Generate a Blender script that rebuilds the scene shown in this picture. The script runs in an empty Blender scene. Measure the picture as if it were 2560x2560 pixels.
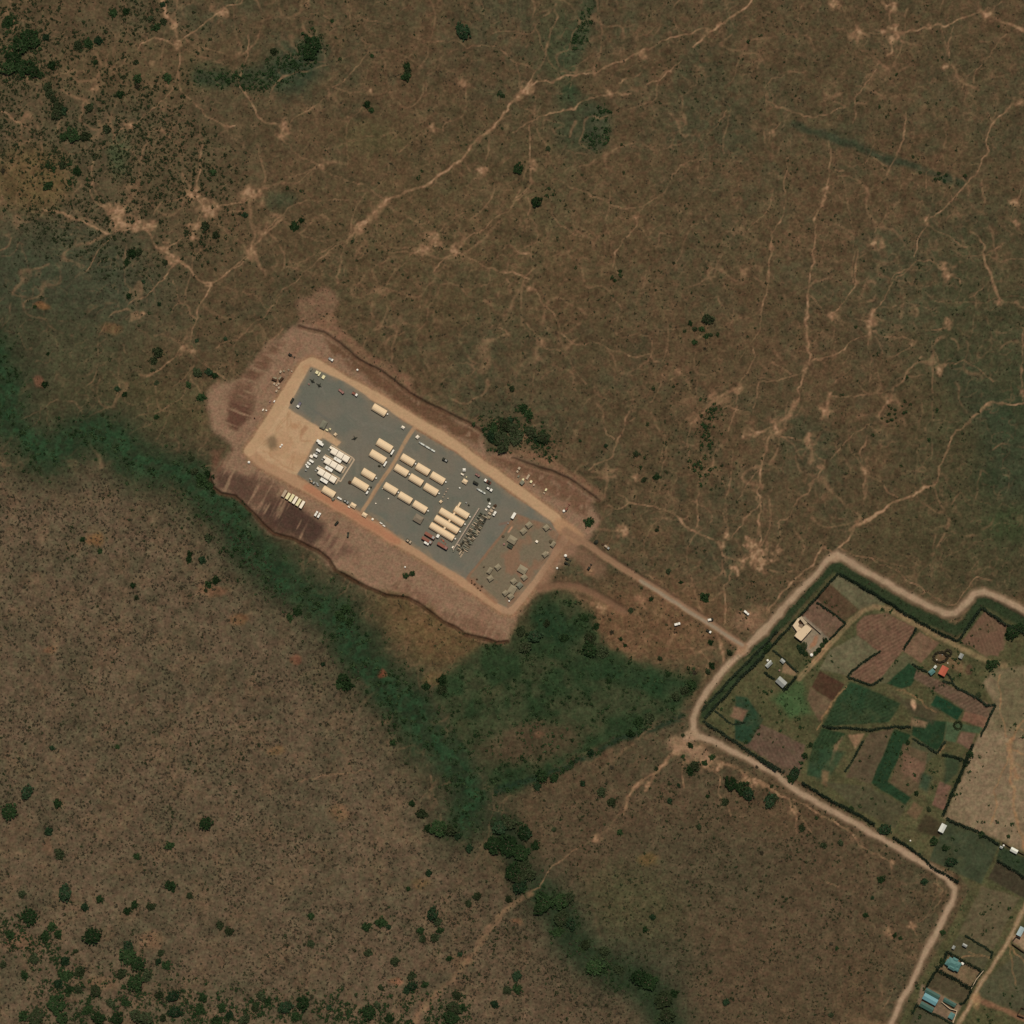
import bpy, math, random
import numpy as np
from mathutils import Vector, Matrix

# ---------------------------------------------------------------- camera, light
S = 0.3                                    # metres per photo pixel (2560 px wide photo)
C = bpy.context.scene.collection
scene = bpy.context.scene
def W(px, py): return ((px - 1280) * S, (1280 - py) * S)

CAMH = 4200.0
cam_d = bpy.data.cameras.new("camera"); cam = bpy.data.objects.new("camera", cam_d); C.objects.link(cam)
cam.location = (0, 0, CAMH); cam.rotation_euler = (0, 0, 0)
cam_d.angle = 2 * math.atan(384.0 / CAMH)
cam_d.clip_start = 10; cam_d.clip_end = 30000
scene.camera = cam

SUN_EL, SUN_AZ = 61.0, 8.0                # azimuth east of north (north is up in the photo)
world = bpy.data.worlds.new("World"); scene.world = world; world.use_nodes = True
wn = world.node_tree
bg = wn.nodes["Background"]
sky = wn.nodes.new("ShaderNodeTexSky"); sky.sky_type = 'NISHITA'; sky.sun_disc = False
sky.sun_elevation = math.radians(SUN_EL); sky.sun_rotation = math.radians(SUN_AZ)
wn.links.new(sky.outputs[0], bg.inputs[0]); bg.inputs[1].default_value = 0.05
sun_d = bpy.data.lights.new("sun", 'SUN'); sun_d.energy = 4.0; sun_d.angle = math.radians(0.5); sun_d.color = (1.0, 0.95, 0.87)
sun = bpy.data.objects.new("sun", sun_d); C.objects.link(sun)
_a, _e = math.radians(SUN_AZ), math.radians(SUN_EL)
sd = Vector((math.sin(_a) * math.cos(_e), math.cos(_a) * math.cos(_e), math.sin(_e)))
sun.rotation_euler = (-sd).to_track_quat('-Z', 'Y').to_euler()
scene.view_settings.view_transform = 'Standard'; scene.view_settings.look = 'None'
scene.view_settings.gamma = 1.0; scene.view_settings.use_curve_mapping = False
scene.view_settings.exposure = -0.32
scene.render.resolution_x = 1024; scene.render.resolution_y = 1024

def lin(c):
    out = []
    for v in c:
        v = v / 255.0
        out.append(v / 12.92 if v <= 0.04045 else ((v + 0.055) / 1.055) ** 2.4)
    return out

# ---------------------------------------------------------------- ground maps
STEP = 2.5
fx = np.arange(-130, 2690 + .1, STEP)
NX = len(fx)
PX, PY = np.meshgrid(fx, fx)               # rows = py (down)

def vnoise(X, Y, scale, seed):
    rng = np.random.RandomState(seed)
    N = 512
    lat = rng.rand(N, N).astype(np.float32)
    x = X / scale + 137.3; y = Y / scale + 91.7
    xi = np.floor(x).astype(int); yi = np.floor(y).astype(int)
    u = x - xi; v = y - yi
    u = u * u * (3 - 2 * u); v = v * v * (3 - 2 * v)
    a = lat[yi % N, xi % N]; b = lat[yi % N, (xi + 1) % N]
    c = lat[(yi + 1) % N, xi % N]; d = lat[(yi + 1) % N, (xi + 1) % N]
    return (a * (1 - u) + b * u) * (1 - v) + (c * (1 - u) + d * u) * v
def fbm(X, Y, scale, seed, octv=3, g=.5):
    s = 0; a = 1; t = 0
    for i in range(octv):
        s = s + a * vnoise(X, Y, scale / 2 ** i, seed + i * 7); t += a; a *= g
    return s / t
def sstep(a, b, x):
    t = np.clip((x - a) / (b - a), 0, 1); return t * t * (3 - 2 * t)

wx = (fbm(PX, PY, 34, 11, 3) - .5); wy = (fbm(PX, PY, 34, 51, 3) - .5)
WXm = PX + wx * 22; WYm = PY + wy * 22     # domain for natural edges
WXl = PX + wx * 5; WYl = PY + wy * 5       # domain for man-made edges
n_big = fbm(PX, PY, 260, 3, 4); n_mid = fbm(PX, PY, 60, 5, 4); n_sml = fbm(PX, PY, 14, 9, 3); n_fin = vnoise(PX, PY, 5, 21)

def bbox(pts, pad):
    xs = [p[0] for p in pts]; ys = [p[1] for p in pts]
    i0 = max(0, int((min(xs) - pad - fx[0]) / STEP)); i1 = min(NX, int((max(xs) + pad - fx[0]) / STEP) + 2)
    j0 = max(0, int((min(ys) - pad - fx[0]) / STEP)); j1 = min(NX, int((max(ys) + pad - fx[0]) / STEP) + 2)
    return slice(j0, max(j0, j1)), slice(i0, max(i0, i1))
def segd(X, Y, pts, closed=False):
    D = np.full(X.shape, 1e9)
    P = list(pts) + ([pts[0]] if closed else [])
    for (x0, y0), (x1, y1) in zip(P[:-1], P[1:]):
        dx, dy = x1 - x0, y1 - y0; L = dx * dx + dy * dy + 1e-9
        t = np.clip(((X - x0) * dx + (Y - y0) * dy) / L, 0, 1)
        D = np.minimum(D, (X - x0 - t * dx) ** 2 + (Y - y0 - t * dy) ** 2)
    return np.sqrt(D)
def inside(X, Y, pts):
    r = np.zeros(X.shape, bool); n = len(pts)
    for i in range(n):
        x0, y0 = pts[i]; x1, y1 = pts[(i + 1) % n]
        if y0 == y1: continue
        r ^= ((Y < y0) != (Y < y1)) & (X < (x1 - x0) * (Y - y0) / (y1 - y0) + x0)
    return r
def mline(pts, w, soft=1.5, warp=WXm, warpy=WYm):
    sl = bbox(pts, w + soft + 16)
    D = segd(warp[sl], warpy[sl], pts)
    return sl, 1 - sstep(w / 2 - soft, w / 2 + soft, D)
def mpoly(pts, soft=1.5, nat=False, grow=0):
    sl = bbox(pts, soft + 14 + grow)
    X, Y = (WXm[sl], WYm[sl]) if nat else (WXl[sl], WYl[sl])
    D = segd(X, Y, pts, True); D = np.where(inside(X, Y, pts), -D, D)
    return sl, 1 - sstep(-soft + grow, soft + grow, D)

COL = np.zeros((NX, NX, 3)); ROUGH = np.ones((NX, NX))
def paint(sl, m, c, a=1.0, rough=None):
    m = (m * a)[..., None]
    COL[sl] = COL[sl] * (1 - m) + np.array(lin(c)) * m
    if rough is not None: ROUGH[sl] = ROUGH[sl] * (1 - m[..., 0]) + rough * m[..., 0]
def V(*p): return [(a / .7547, b / .7547) for a, b in p]
def tile(x0, y0, f=2.76):
    return lambda *p: [(x0 + a / f, y0 + b / f) for a, b in p]
A = tile(0, 0); B = tile(620, 0); Cc = tile(1240, 0); D_ = tile(1860, 0)
E = tile(0, 620); F = tile(1240, 620); G = tile(1860, 620); M_ = tile(0, 1240)
Pp = tile(620, 1240); H = tile(1240, 1240); I = tile(1860, 1240)
N_ = tile(0, 1860); L = tile(620, 1860); K = tile(1240, 1860); J = tile(1860, 1860)
Z = tile(500, 740, 1.932)
z1 = tile(600, 860, 8.05); z2 = tile(780, 860, 8.05); z3 = tile(680, 1050, 8.05); z4 = tile(860, 1020, 8.05)
z5 = tile(1040, 1100, 8.05); z6 = tile(1000, 1220, 8.05); z7 = tile(1200, 1240, 8.05); z8 = tile(1150, 1360, 8.05)
y1 = tile(1960, 1520, 8.05); y2 = tile(2280, 1600, 8.05); y3 = tile(2280, 2320, 8.05); y4 = tile(2320, 2020, 8.05)
y5 = tile(2440, 2240, 6.03); y6 = tile(1880, 1600, 10.73)
ALL = (slice(0, NX), slice(0, NX))
def blob(cx, cy, rx, ry, ang, c, a, soft=.45, nat=True):
    X, Y = (WXm, WYm) if nat else (PX, PY)
    R = max(rx, ry) * (1 + soft) + 20
    sl = bbox([(cx, cy)], R)
    dx, dy = X[sl] - cx, Y[sl] - cy; t = math.radians(ang); ca, sa = math.cos(t), math.sin(t)
    u = (dx * ca + dy * sa) / rx; v = (-dx * sa + dy * ca) / ry
    m = 1 - sstep(1 - soft, 1 + soft, np.sqrt(u * u + v * v))
    paint(sl, m * (0.7 + .5 * (n_mid[sl])), c, a)
def vb(cx, cy, rx, ry, c, a, ang=0, soft=.5): blob(cx / .7547, cy / .7547, rx / .7547, ry / .7547, ang, c, a, soft)

# base cover: dry brown savanna, olive where the grass is thicker
base = np.array(lin((82, 69, 48))); olive = np.array(lin((72, 67, 47))); red = np.array(lin((88, 70, 49)))
COL[:] = base
for n, c, k in ((n_big, olive, 1.0), (fbm(PX, PY, 120, 33, 4), red, .8), (fbm(PX, PY, 45, 61, 3), olive, .55), (fbm(PX, PY, 18, 63, 3), red, .55)):
    m = sstep(.45, .72, n)[..., None] * k; COL[:] = COL * (1 - m) + c * m
sw = V((-200, 860), (60, 900), (180, 880), (300, 930), (420, 990), (520, 1080), (600, 1180), (680, 1300), (760, 1440), (840, 1560), (930, 1660), (1030, 1750), (1150, 1850), (1240, 2060), (-200, 2060))
sl, m = mpoly(sw, 45, True); paint(sl, m, (94, 79, 60), .95)
m2 = np.zeros((NX, NX)); m2[sl] = m
mm = (sstep(.42, .7, fbm(PX, PY, 70, 83, 4)) * m2)[..., None] * .55; COL[:] = COL * (1 - mm) + np.array(lin((79, 72, 53))) * mm
mm = (sstep(.5, .72, fbm(PX, PY, 40, 87, 3)) * m2)[..., None] * .5; COL[:] = COL * (1 - mm) + np.array(lin((104, 84, 62))) * mm
SWMASK = m2
vb(190, 250, 260, 250, (82, 72, 52), .6); vb(60, 340, 70, 60, (100, 80, 50), .7); vb(120, 540, 200, 120, (64, 66, 48), .95); vb(60, 620, 150, 160, (62, 64, 46), .9); vb(30, 760, 90, 80, (56, 60, 43), .6)
vb(90, 700, 190, 110, (70, 66, 45), .75); vb(250, 780, 180, 60, (76, 68, 44), .7); vb(300, 130, 200, 60, (92, 74, 50), .5)
vb(1860, 780, 150, 330, (62, 64, 42), .55); vb(1910, 880, 70, 190, (48, 60, 40), .7); vb(1810, 1010, 200, 90, (68, 63, 42), .6)
vb(1300, 1700, 420, 300, (84, 69, 51), .75); vb(1320, 1640, 160, 90, (76, 68, 49), .7); vb(1180, 1725, 100, 90, (74, 71, 47), .8); vb(1240, 1810, 90, 60, (62, 62, 44), .6); vb(1500, 1510, 120, 60, (86, 68, 48), .6)
vb(1230, 1170, 150, 80, (108, 80, 56), .75); vb(800, 1180, 130, 90, (102, 78, 50), .7); vb(1030, 1390, 120, 45, (92, 66, 46), .9)
vb(900, 430, 300, 200, (92, 75, 50), .35); vb(440, 330, 200, 160, (90, 72, 50), .4); vb(700, 260, 60, 30, (84, 78, 50), .5)
vb(560, 130, 60, 45, (52, 62, 44), .8, -30); vb(1090, 240, 48, 60, (56, 64, 44), .75); vb(1060, 80, 40, 90, (58, 66, 44), .7); vb(1075, 175, 18, 20, (48, 64, 42), .7)
vb(395, 140, 40, 30, (62, 68, 46), .6); vb(225, 290, 18, 35, (64, 76, 50), .7); vb(530, 380, 30, 22, (60, 66, 46), .7); vb(1900, 990, 50, 30, (56, 66, 40), .6)
for pts, w, c, a in ((D_((350,870),(600,940),(850,1040),(1050,1110),(1250,1180),(1500,1260)), 20, (52, 59, 42), .85), (B((0,540),(120,540),(250,480),(360,400),(440,320)), 62, (50, 60, 42), .85), (A((1380,540),(1470,530),(1560,560)), 34, (52, 62, 43), .8), (G((1500,880),(1750,1250),(1900,1600)), 90, (54, 60, 42), .6),
    (Cc((700,800),(690,950)), 60, (58, 63, 45), .8), (Cc((640,30),(600,200),(560,300),(480,400)), 50, (58, 65, 45), .75)): sl, m = mline(pts, w, w * .35); paint(sl, m * (.7 + .5 * n_mid[sl]), c, a)
# lush drainage line
riv = E((-80, 700), (60, 1000), (60, 1200), (200, 1360), (330, 1430), (480, 1340), (640, 1250), (780, 1310), (900, 1440), (1100, 1530), (1300, 1600), (1420, 1680), (1500, 1760), (1620, 1880)) + \
      Pp((60, 420), (170, 500), (350, 600), (450, 720), (600, 810), (660, 900), (740, 1020), (800, 1160), (950, 1290), (1080, 1420), (1150, 1540), (1250, 1680), (1380, 1790), (1470, 1900)) + L((1530, 330), (1500, 520))
sl, m = mline(riv, 190, 75); paint(sl, m, (60, 60, 42), .85)
wd = (fbm(PX, PY, 90, 701, 3) - .5)
sl, m = mline(riv, 98, 38, WXm + wd * 40, WYm - wd * 40); RIV = np.zeros((NX, NX)); RIV[sl] = m; paint(sl, m * (.85 + .2 * n_mid[sl]), (40, 52, 33), .97)
sl, m = mline(riv, 60, 30, WXm + wd * 30, WYm - wd * 30); paint(sl, m * sstep(.38, .6, fbm(PX + PY * .6, PY - PX * .6, 15, 705, 3)[sl]), (41, 68, 42), .6)
riv2 = K((60, 560), (120, 720), (180, 900)) ; sl, m = mline(riv2, 84, 30); paint(sl, m, (33, 45, 29), .9)
riv3 = K((330, 1040), (440, 1180), (520, 1330), (640, 1460), (780, 1560), (1000, 1650), (1120, 1760), (1190, 1960)); sl, m = mline(riv3, 150, 60); paint(sl, m, (62, 61, 44), .85); sl, m = mline(riv3, 84, 30); paint(sl, m, (39, 51, 32), .9)
lush = H((330, 660), (500, 680), (620, 780), (700, 920), (800, 1060), (950, 1130), (1100, 1180), (1300, 1200), (1420, 1220), (1410, 1290), (1300, 1400), (1270, 1500), (1100, 1560), (980, 1640), (800, 1690), (560, 1800), (430, 1870), (320, 1940)) + \
       K((100, 360), (-60, 300), (-120, 100)) + Pp((1430, 1620), (1350, 1480), (1290, 1400), (1330, 1250), (1480, 1120), (1620, 1020), (1780, 1015), (1850, 930))
sl, m = mpoly(lush, 14, True); paint(sl, m, (56, 62, 40), .95)
LUSH = np.zeros((NX, NX)); LUSH[sl] = m
mm = (sstep(.4, .65, fbm(PX, PY, 50, 95, 3)) * LUSH)[..., None] * .8; COL[:] = COL * (1 - mm) + np.array(lin((37, 55, 32))) * mm
mm = (sstep(.55, .75, fbm(PX, PY, 90, 97, 3)) * LUSH)[..., None] * .6; COL[:] = COL * (1 - mm) + np.array(lin((70, 66, 44))) * mm
blob(*H((240, 1700))[0], 125, 48, -12, (78, 63, 46), .8); blob(*H((300, 1650))[0], 12, 9, 0, (112, 82, 60), .7)
blob(*H((400, 900))[0], 70, 34, 40, (33, 53, 32), .9); blob(*H((1000, 1260))[0], 120, 30, 14, (36, 57, 34), .7)
tl = H((1290, 1500), (1000, 1640), (880, 1680), (700, 1760), (500, 1860)) + K((330, 220), (200, 270), (0, 330)); sl, m = mline(tl, 16, 6); paint(sl, m, (34, 50, 34), .9)
# bare patches
for T, x, y, rx, ry, c, a in ((E, 300, 405, 20, 9, (136, 94, 60), .7), (E, 270, 940, 16, 12, (106, 72, 54), .9), (E, 760, 550, 26, 14, (104, 76, 50), .7), (M_, 660, 300, 26, 16, (114, 84, 54), .9),
    (M_, 1480, 650, 40, 14, (114, 84, 60), .8), (M_, 1640, 850, 22, 12, (112, 82, 54), .8), (M_, 340, 1060, 16, 11, (116, 84, 60), .8), (Pp, 330, 1120, 14, 14, (110, 74, 54), .9),
    (Pp, 1280, 1260, 26, 18, (94, 78, 50), .8), (L, 630, 470, 26, 22, (112, 86, 60), .8), (L, 1190, 960, 22, 15, (108, 84, 56), .8), (L, 1480, 1500, 26, 14, (100, 78, 56), .8), (N_, 130, 1370, 40, 20, (116, 88, 66), .8),
    (N_, 330, 700, 12, 22, (116, 88, 66), .8), (N_, 1040, 1350, 30, 20, (118, 90, 66), .8), (K, 1050, 800, 22, 14, (102, 82, 50), .8), (Pp, 930, 1230, 10, 10, (120, 70, 50), .7), (Pp, 200, 1750, 24, 12, (108, 84, 56), .8),
    (N_, 700, 1650, 40, 16, (110, 84, 60), .6), (L, 1020, 1650, 12, 9, (122, 86, 62), .8), (K, 160, 1220, 14, 8, (120, 84, 60), .7), (H, 1000, 700, 22, 13, (124, 92, 68), .8), (H, 1740, 860, 32, 26, (128, 98, 74), .85), (H, 640, 520, 13, 12, (130, 100, 72), .8)):
    blob(*T((x, y))[0], rx, ry, 0, c, a)

# ---- foot paths and cattle tracks (w = photo px)
PATHC = (142, 109, 80)
PATH = np.zeros((NX, NX)); BRIGHT = np.zeros((NX, NX))
w2x = fbm(PX, PY, 13, 741, 2) - .5; w2y = fbm(PX, PY, 13, 751, 2) - .5
brk = sstep(.25, .6, fbm(PX, PY, 24, 71, 3))
def path(pts, w=3.0, s=.7, soft=None):
    X_, Y_ = WXm + w2x * 5, WYm + w2y * 5
    sl, m = mline(pts, w * .72, soft or max(1.4, w * .36), X_, Y_); m = m * min(1.0, s * 1.22) * (.5 + .5 * brk[sl]) * (.45 + 1.0 * n_sml[sl] * (.6 + .8 * n_fin[sl]))
    sh, mh = mline(pts, w * 2.1, w * .9, X_, Y_); m = np.maximum(m, mh * s * .6 * sstep(.4, .62, n_sml[sh])) if sh == sl else m
    m *= (1 - RIV[sl] * .6)
    PATH[sl] = np.maximum(PATH[sl], m)
def pblob(T, x, y, r, s=.85):
    cx, cy = T((x, y))[0]; sl = bbox([(cx, cy)], r * 1.6 + 16)
    X, Y = PX[sl] + wx[sl] * r * 1.6 + w2x[sl] * r * 1.9, PY[sl] + wy[sl] * r * 1.6 + w2y[sl] * r * 1.9
    d = np.sqrt((X - cx) ** 2 + (Y - cy) ** 2); m = (1 - sstep(r * .25, r * 1.5, d)) * s * 1.05 * (.5 + n_fin[sl]) * sstep(.25, .5, n_sml[sl] * .75 + brk[sl] * .2 + .1)
    PATH[sl] = np.maximum(PATH[sl], m)
# network of faint trails
for sc, seed, th, s, reg in ((95, 201, .020, .40, 1), (60, 231, .018, .30, 1), (150, 261, .015, .44, 1), (40, 281, .03, .22, 1), (26, 291, .04, .22, 1), (210, 296, .010, .5, 1)):
    q = fbm(PX + wx * 14, PY + wy * 14, sc, seed, 2, .35); v = 1 - sstep(0, th, np.abs(q - .5))
    PATH = np.maximum(PATH, v * s * brk * (1 - SWMASK * .9) * (1 - LUSH) * (1 - RIV) * (1 - .85 * (1 - sstep(.7, 1.2, np.sqrt(((PX - 1720) / 560) ** 2 + ((PY - 2250) / 400) ** 2)))) * sstep(.35, .6, fbm(PX, PY, 140, seed + 5, 2)))
P_ = path
P_(A((300,1430),(420,1475),(560,1530),(650,1570),(770,1610),(860,1590),(930,1565),(1020,1610),(1080,1690),(1130,1725),(1200,1770),(1290,1850),(1400,1950),(1440,1960)), 6.5, .95)
P_(A((-30,760),(60,800),(180,860)), 4, .7); P_(A((180,860),(330,1000),(470,1060)), 2.5, .3)
P_(A((1120,0),(1150,90),(1200,150),(1210,230),(1220,300)), 11, 1); P_(A((1220,300),(1240,400),(1235,490),(1230,560),(1250,640),(1330,720),(1420,800),(1500,850),(1610,860)), 4, .7)
P_(A((1220,300),(1100,275),(1030,275),(960,330)), 4.5, .75); P_(A((1220,300),(1300,240),(1380,190),(1400,140),(1470,95),(1530,70)), 5, .8); P_(A((1530,70),(1620,30),(1700,-20)), 3.5, .6)
P_(A((1230,490),(1200,600),(1150,680),(1000,790),(930,850),(830,890),(790,940),(800,980)), 3.2, .6)
P_(A((290,560),(380,510),(490,495),(600,500)), 3, .5); P_(A((1300,350),(1450,400),(1620,470)), 2.6, .5); P_(A((760,180),(900,180),(1030,270)), 2.6, .4); P_(A((790,220),(790,430)), 2.5, .35)
P_(A((1720,250),(1700,380),(1650,500),(1650,580),(1720,680),(1760,760),(1800,830),(1880,860),(1950,890)), 4.2, .75)
P_(A((1400,980),(1380,1100),(1380,1250),(1350,1330),(1370,1400),(1440,1450),(1390,1480),(1340,1560),(1310,1620),(1200,1690),(1130,1720)), 4, .75)
P_(A((1440,1450),(1560,1420),(1680,1390),(1730,1370),(1800,1310),(1950,1260)), 4.5, .7); P_(A((1720,1280),(1740,1350),(1710,1420),(1740,1520),(1750,1640),(1740,1750)), 10, .6)
P_(A((1440,1480),(1540,1580),(1640,1660),(1700,1710)), 3, .55); P_(A((1740,1760),(1660,1820),(1560,1890),(1440,1960)), 3.6, .65); P_(A((1740,1760),(1830,1890)), 9, .5); P_(A((1950,1500),(1850,1610),(1760,1690)), 8, .6)
P_(A((620,1200),(625,1320),(670,1390),(740,1430),(820,1450)), 4.5, .7); P_(A((820,1600),(740,1660),(670,1730),(620,1810),(590,1880)), 3.2, .6); P_(A((1060,1480),(1130,1400),(1220,1390),(1330,1350)), 3, .5)
P_(A((440,1050),(490,1065),(580,1040),(600,990)), 3, .55); P_(A((1210,1830),(1150,1932)), 3, .5); P_(A((870,1700),(850,1932),(860,1960)), 3, .4); P_(A((950,1000),(1150,1110)), 3, .4); P_(A((640,560),(640,640),(700,740),(790,830)), 3, .4)
for x, y, r in ((840,1460,27),(830,1540,22),(1350,1360,18),(1440,1460,20),(1000,1570,14),(1130,1720,16),(1200,1790,14),(1700,1340,14),(1330,1640,13),(1340,1560,12),(1740,1760,16),(1750,1310,18),(1510,90,20),(1220,300,12),(900,860,12),(1200,180,14),(1820,1620,14),(930,1560,14),(660,610,10),(1060,430,7),(1040,1540,12)): pblob(A, x, y, r)
P_(B((1950,540),(1880,650),(1840,710),(1720,850),(1700,880),(1640,930),(1540,1010),(1460,1090),(1400,1150),(1290,1230),(1150,1300),(1040,1340),(980,1370),(920,1430),(840,1490),(760,1560),(700,1630),(670,1670)), 7.5, .9)
P_(B((980,1370),(900,1455),(820,1530),(740,1600)), 19, .85); P_(B((1700,880),(1600,970)), 13, .7)
P_(B((670,1670),(560,1740),(450,1830),(330,1932),(200,2040)), 3.4, .6); P_(B((700,1640),(600,1690),(480,1750),(300,1820)), 3, .5); P_(B((680,1680),(655,1790),(620,1960)), 6, .55)
P_(B((50,750),(90,830),(180,860),(250,890),(260,960),(300,1020),(370,1080),(440,1110),(520,1160),(590,1220),(680,1240),(790,1270),(880,1330),(940,1370)), 3.4, .6)
P_(B((250,890),(290,860),(350,800),(430,750),(560,660)), 3.4, .5); P_(B((0,1290),(50,1300),(150,1280),(350,1240),(430,1190)), 3, .5)
P_(B((0,1300),(20,1360),(10,1450),(40,1560),(110,1620),(40,1720),(90,1850)), 8, .55); P_(B((110,1610),(200,1510),(320,1430),(400,1390),(520,1375),(700,1390)), 3.4, .6)
P_(B((860,310),(820,390),(740,460),(640,570),(580,600),(740,630),(850,650)), 3, .5); P_(B((1100,230),(1200,260),(1350,280),(1430,290),(1500,335),(1620,315),(1710,325),(1800,380),(1850,450),(1880,560)), 3, .5)
P_(B((690,-20),(690,120),(720,200),(860,310)), 3, .4); P_(B((440,100),(560,120),(600,180)), 3, .45); P_(B((790,740),(700,800),(690,900),(680,1000),(700,1080),(680,1140)), 3, .45)
P_(B((1450,540),(1500,620),(1520,730),(1480,800),(1390,850),(1340,930)), 3.2, .55); P_(B((980,1430),(1090,1490),(1180,1560),(1240,1525)), 3.6, .6)
P_(B((1320,1600),(1430,1500),(1540,1430)), 2.8, .45); P_(B((1130,1750),(1200,1690),(1330,1690),(1430,1710),(1540,1800),(1620,1840),(1760,1870),(1932,1920)), 4.4, .7)
P_(B((1420,1740),(1330,1800),(1290,1860)), 3.4, .6); P_(B((1130,1750),(1040,1840),(960,1960)), 3, .5); P_(B((830,1610),(900,1660),(990,1740),(1110,1750)), 2.6, .5)
P_(B((1950,1300),(1860,1370),(1740,1490),(1670,1540),(1560,1620),(1480,1680)), 3.2, .55); P_(B((1790,1690),(1870,1740),(1940,1765)), 4, .55); P_(B((1680,1790),(1780,1760),(1870,1750)), 3, .5); P_(B((780,120),(1000,180)), 2.6, .35)
for x, y, r in ((260,885,16),(500,1150,10),(1270,1650,19),(1210,1720,19),(1440,1710,12),(110,1620,17),(1280,880,10),(30,1320,18),(1490,580,10),(1900,610,13),(700,800,6),(840,630,9),(1600,1190,15)): pblob(B, x, y, r, .75)
P_(Cc((1800,-20),(1660,90),(1550,170),(1480,220),(1430,280),(1370,330)), 6.5, .8); P_(Cc((1480,200),(1400,215),(1250,250),(1130,300),(1000,360),(930,405),(800,445),(680,490),(560,520),(460,530),(380,555),(290,570),(210,600),(170,640),(140,710)), 5, .75)
P_(Cc((230,560),(300,470),(350,390),(360,250),(400,130),(430,20)), 5, .45); P_(Cc((170,570),(140,470),(90,370)), 5, .4)
P_(Cc((120,890),(200,865),(280,820),(400,755),(540,740),(600,700),(700,665),(790,635),(930,640)), 4.4, .7); P_(Cc((860,580),(930,540),(1010,490)), 3, .5)
P_(Cc((1060,590),(1130,545),(1200,490),(1280,400)), 4, .75); P_(Cc((1250,450),(1310,485)), 2.6, .5); P_(Cc((230,870),(235,1000),(245,1100),(255,1270),(150,1350)), 4, .65)
P_(Cc((240,1270),(230,1480),(270,1560),(280,1700)), 3, .45); P_(Cc((410,1240),(520,1290),(640,1345),(740,1380),(820,1425),(1010,1420),(1090,1360),(1190,1290),(1230,1200),(1300,1120),(1330,1100),(1440,1100)), 3.4, .6)
P_(Cc((1600,770),(1540,840),(1460,940)), 3, .5); P_(Cc((1010,1420),(980,1530),(900,1640),(830,1740),(800,1840)), 3.2, .55); P_(Cc((380,1470),(450,1560),(530,1615),(700,1610)), 3, .5)
P_(Cc((540,830),(500,930)), 8, .45); P_(Cc((270,810),(270,650)), 3, .45); P_(Cc((0,1780),(60,1690),(150,1745),(300,1800)), 4, .5); P_(Cc((1100,1700),(1150,1600),(1250,1640)), 2.6, .4); P_(Cc((490,480),(600,430),(700,350)), 3, .4); P_(Cc((1920,1300),(1850,1490),(1700,1620)), 3, .4)
for x, y, r in ((210,600,17),(150,680,11),(265,1130,15),(1450,240,9),(1000,370,10),(960,1500,8),(780,640,8),(1200,490,5)): pblob(Cc, x, y, r, .75)
P_(D_((730,270),(790,215),(860,250)), 11, .95); P_(D_((970,210),(1040,250),(1090,220)), 15, .95); P_(D_((1040,260),(1020,350),(990,400)), 8, .8); P_(D_((1000,-20),(1010,70),(1015,210)), 4, .6); P_(D_((860,225),(970,215)), 2.2, .5)
P_(D_((1080,220),(1200,195),(1290,180),(1400,160),(1500,120),(1600,90)), 5, .85); P_(D_((1600,20),(1620,90),(1700,110),(1780,160),(1960,220)), 9, .9); P_(D_((1600,80),(1700,120)), 16, .8)
P_(D_((940,450),(870,520),(800,640),(760,740),(750,860)), 3.4, .6); P_(D_((160,715),(260,750),(380,800),(550,800),(690,750)), 3.6, .6); P_(D_((160,710),(150,620),(190,560),(280,520)), 3, .5); P_(D_((270,840),(210,900),(170,1000)), 3, .5)
P_(D_((590,960),(595,1100),(570,1290),(570,1330),(530,1400),(500,1500),(490,1620),(480,1780),(460,1960)), 4.2, .7); P_(D_((290,1100),(280,1250),(290,1400),(240,1540),(200,1640),(180,1800),(165,1960)), 3.6, .6)
P_(D_((640,1160),(690,1170)), 5, .9); P_(D_((690,1250),(720,1400),(730,1500),(745,1700),(770,1960)), 2.8, .5); P_(D_((1115,780),(1095,920),(1070,1050),(1020,1150),(990,1200)), 4, .6)
P_(D_((900,930),(870,1080),(1000,1130)), 3, .5); P_(D_((880,1080),(820,1140)), 3, .5); P_(D_((1950,695),(1860,720),(1780,790),(1740,840),(1680,960),(1670,1040),(1630,1100),(1600,1190),(1520,1280),(1460,1370),(1430,1410),(1330,1480),(1260,1540),(1210,1620),(1200,1700),(1180,1760)), 4.4, .75)
P_(D_((1680,780),(1740,850)), 3, .6); P_(D_((1430,1410),(1490,1520)), 2.6, .4); P_(D_((1260,1540),(1350,1600),(1480,1670),(1550,1690)), 3, .55); P_(D_((1560,1600),(1640,1680),(1660,1760),(1690,1860),(1720,1960)), 5.5, .7)
P_(D_((1660,1760),(1780,1670)), 4, .4); P_(D_((1400,910),(1370,1070),(1300,1150),(1260,1200),(1250,1320)), 3, .5); P_(D_((1800,240),(1710,340),(1640,460),(1580,560)), 2.8, .5); P_(D_((1440,180),(1430,300),(1420,430),(1390,450)), 3.2, .5)
P_(D_((1630,1240),(1650,1340),(1630,1480)), 4, .45); P_(D_((1950,1210),(1890,1370),(1850,1530),(1950,1650)), 3.4, .5); P_(D_((900,1590),(950,1500),(1070,1400)), 3, .4); P_(D_((1060,1920),(1150,1830),(1220,1800),(1380,1860)), 3.2, .5); P_(D_((1100,280),(1220,330)), 3, .5)
P_(D_((1640,80),(1730,60),(1800,20)), 5, .5); P_(D_((1150,330),(1230,330)), 2, .4); P_(D_((620,700),(700,740)), 4, .4)
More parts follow.
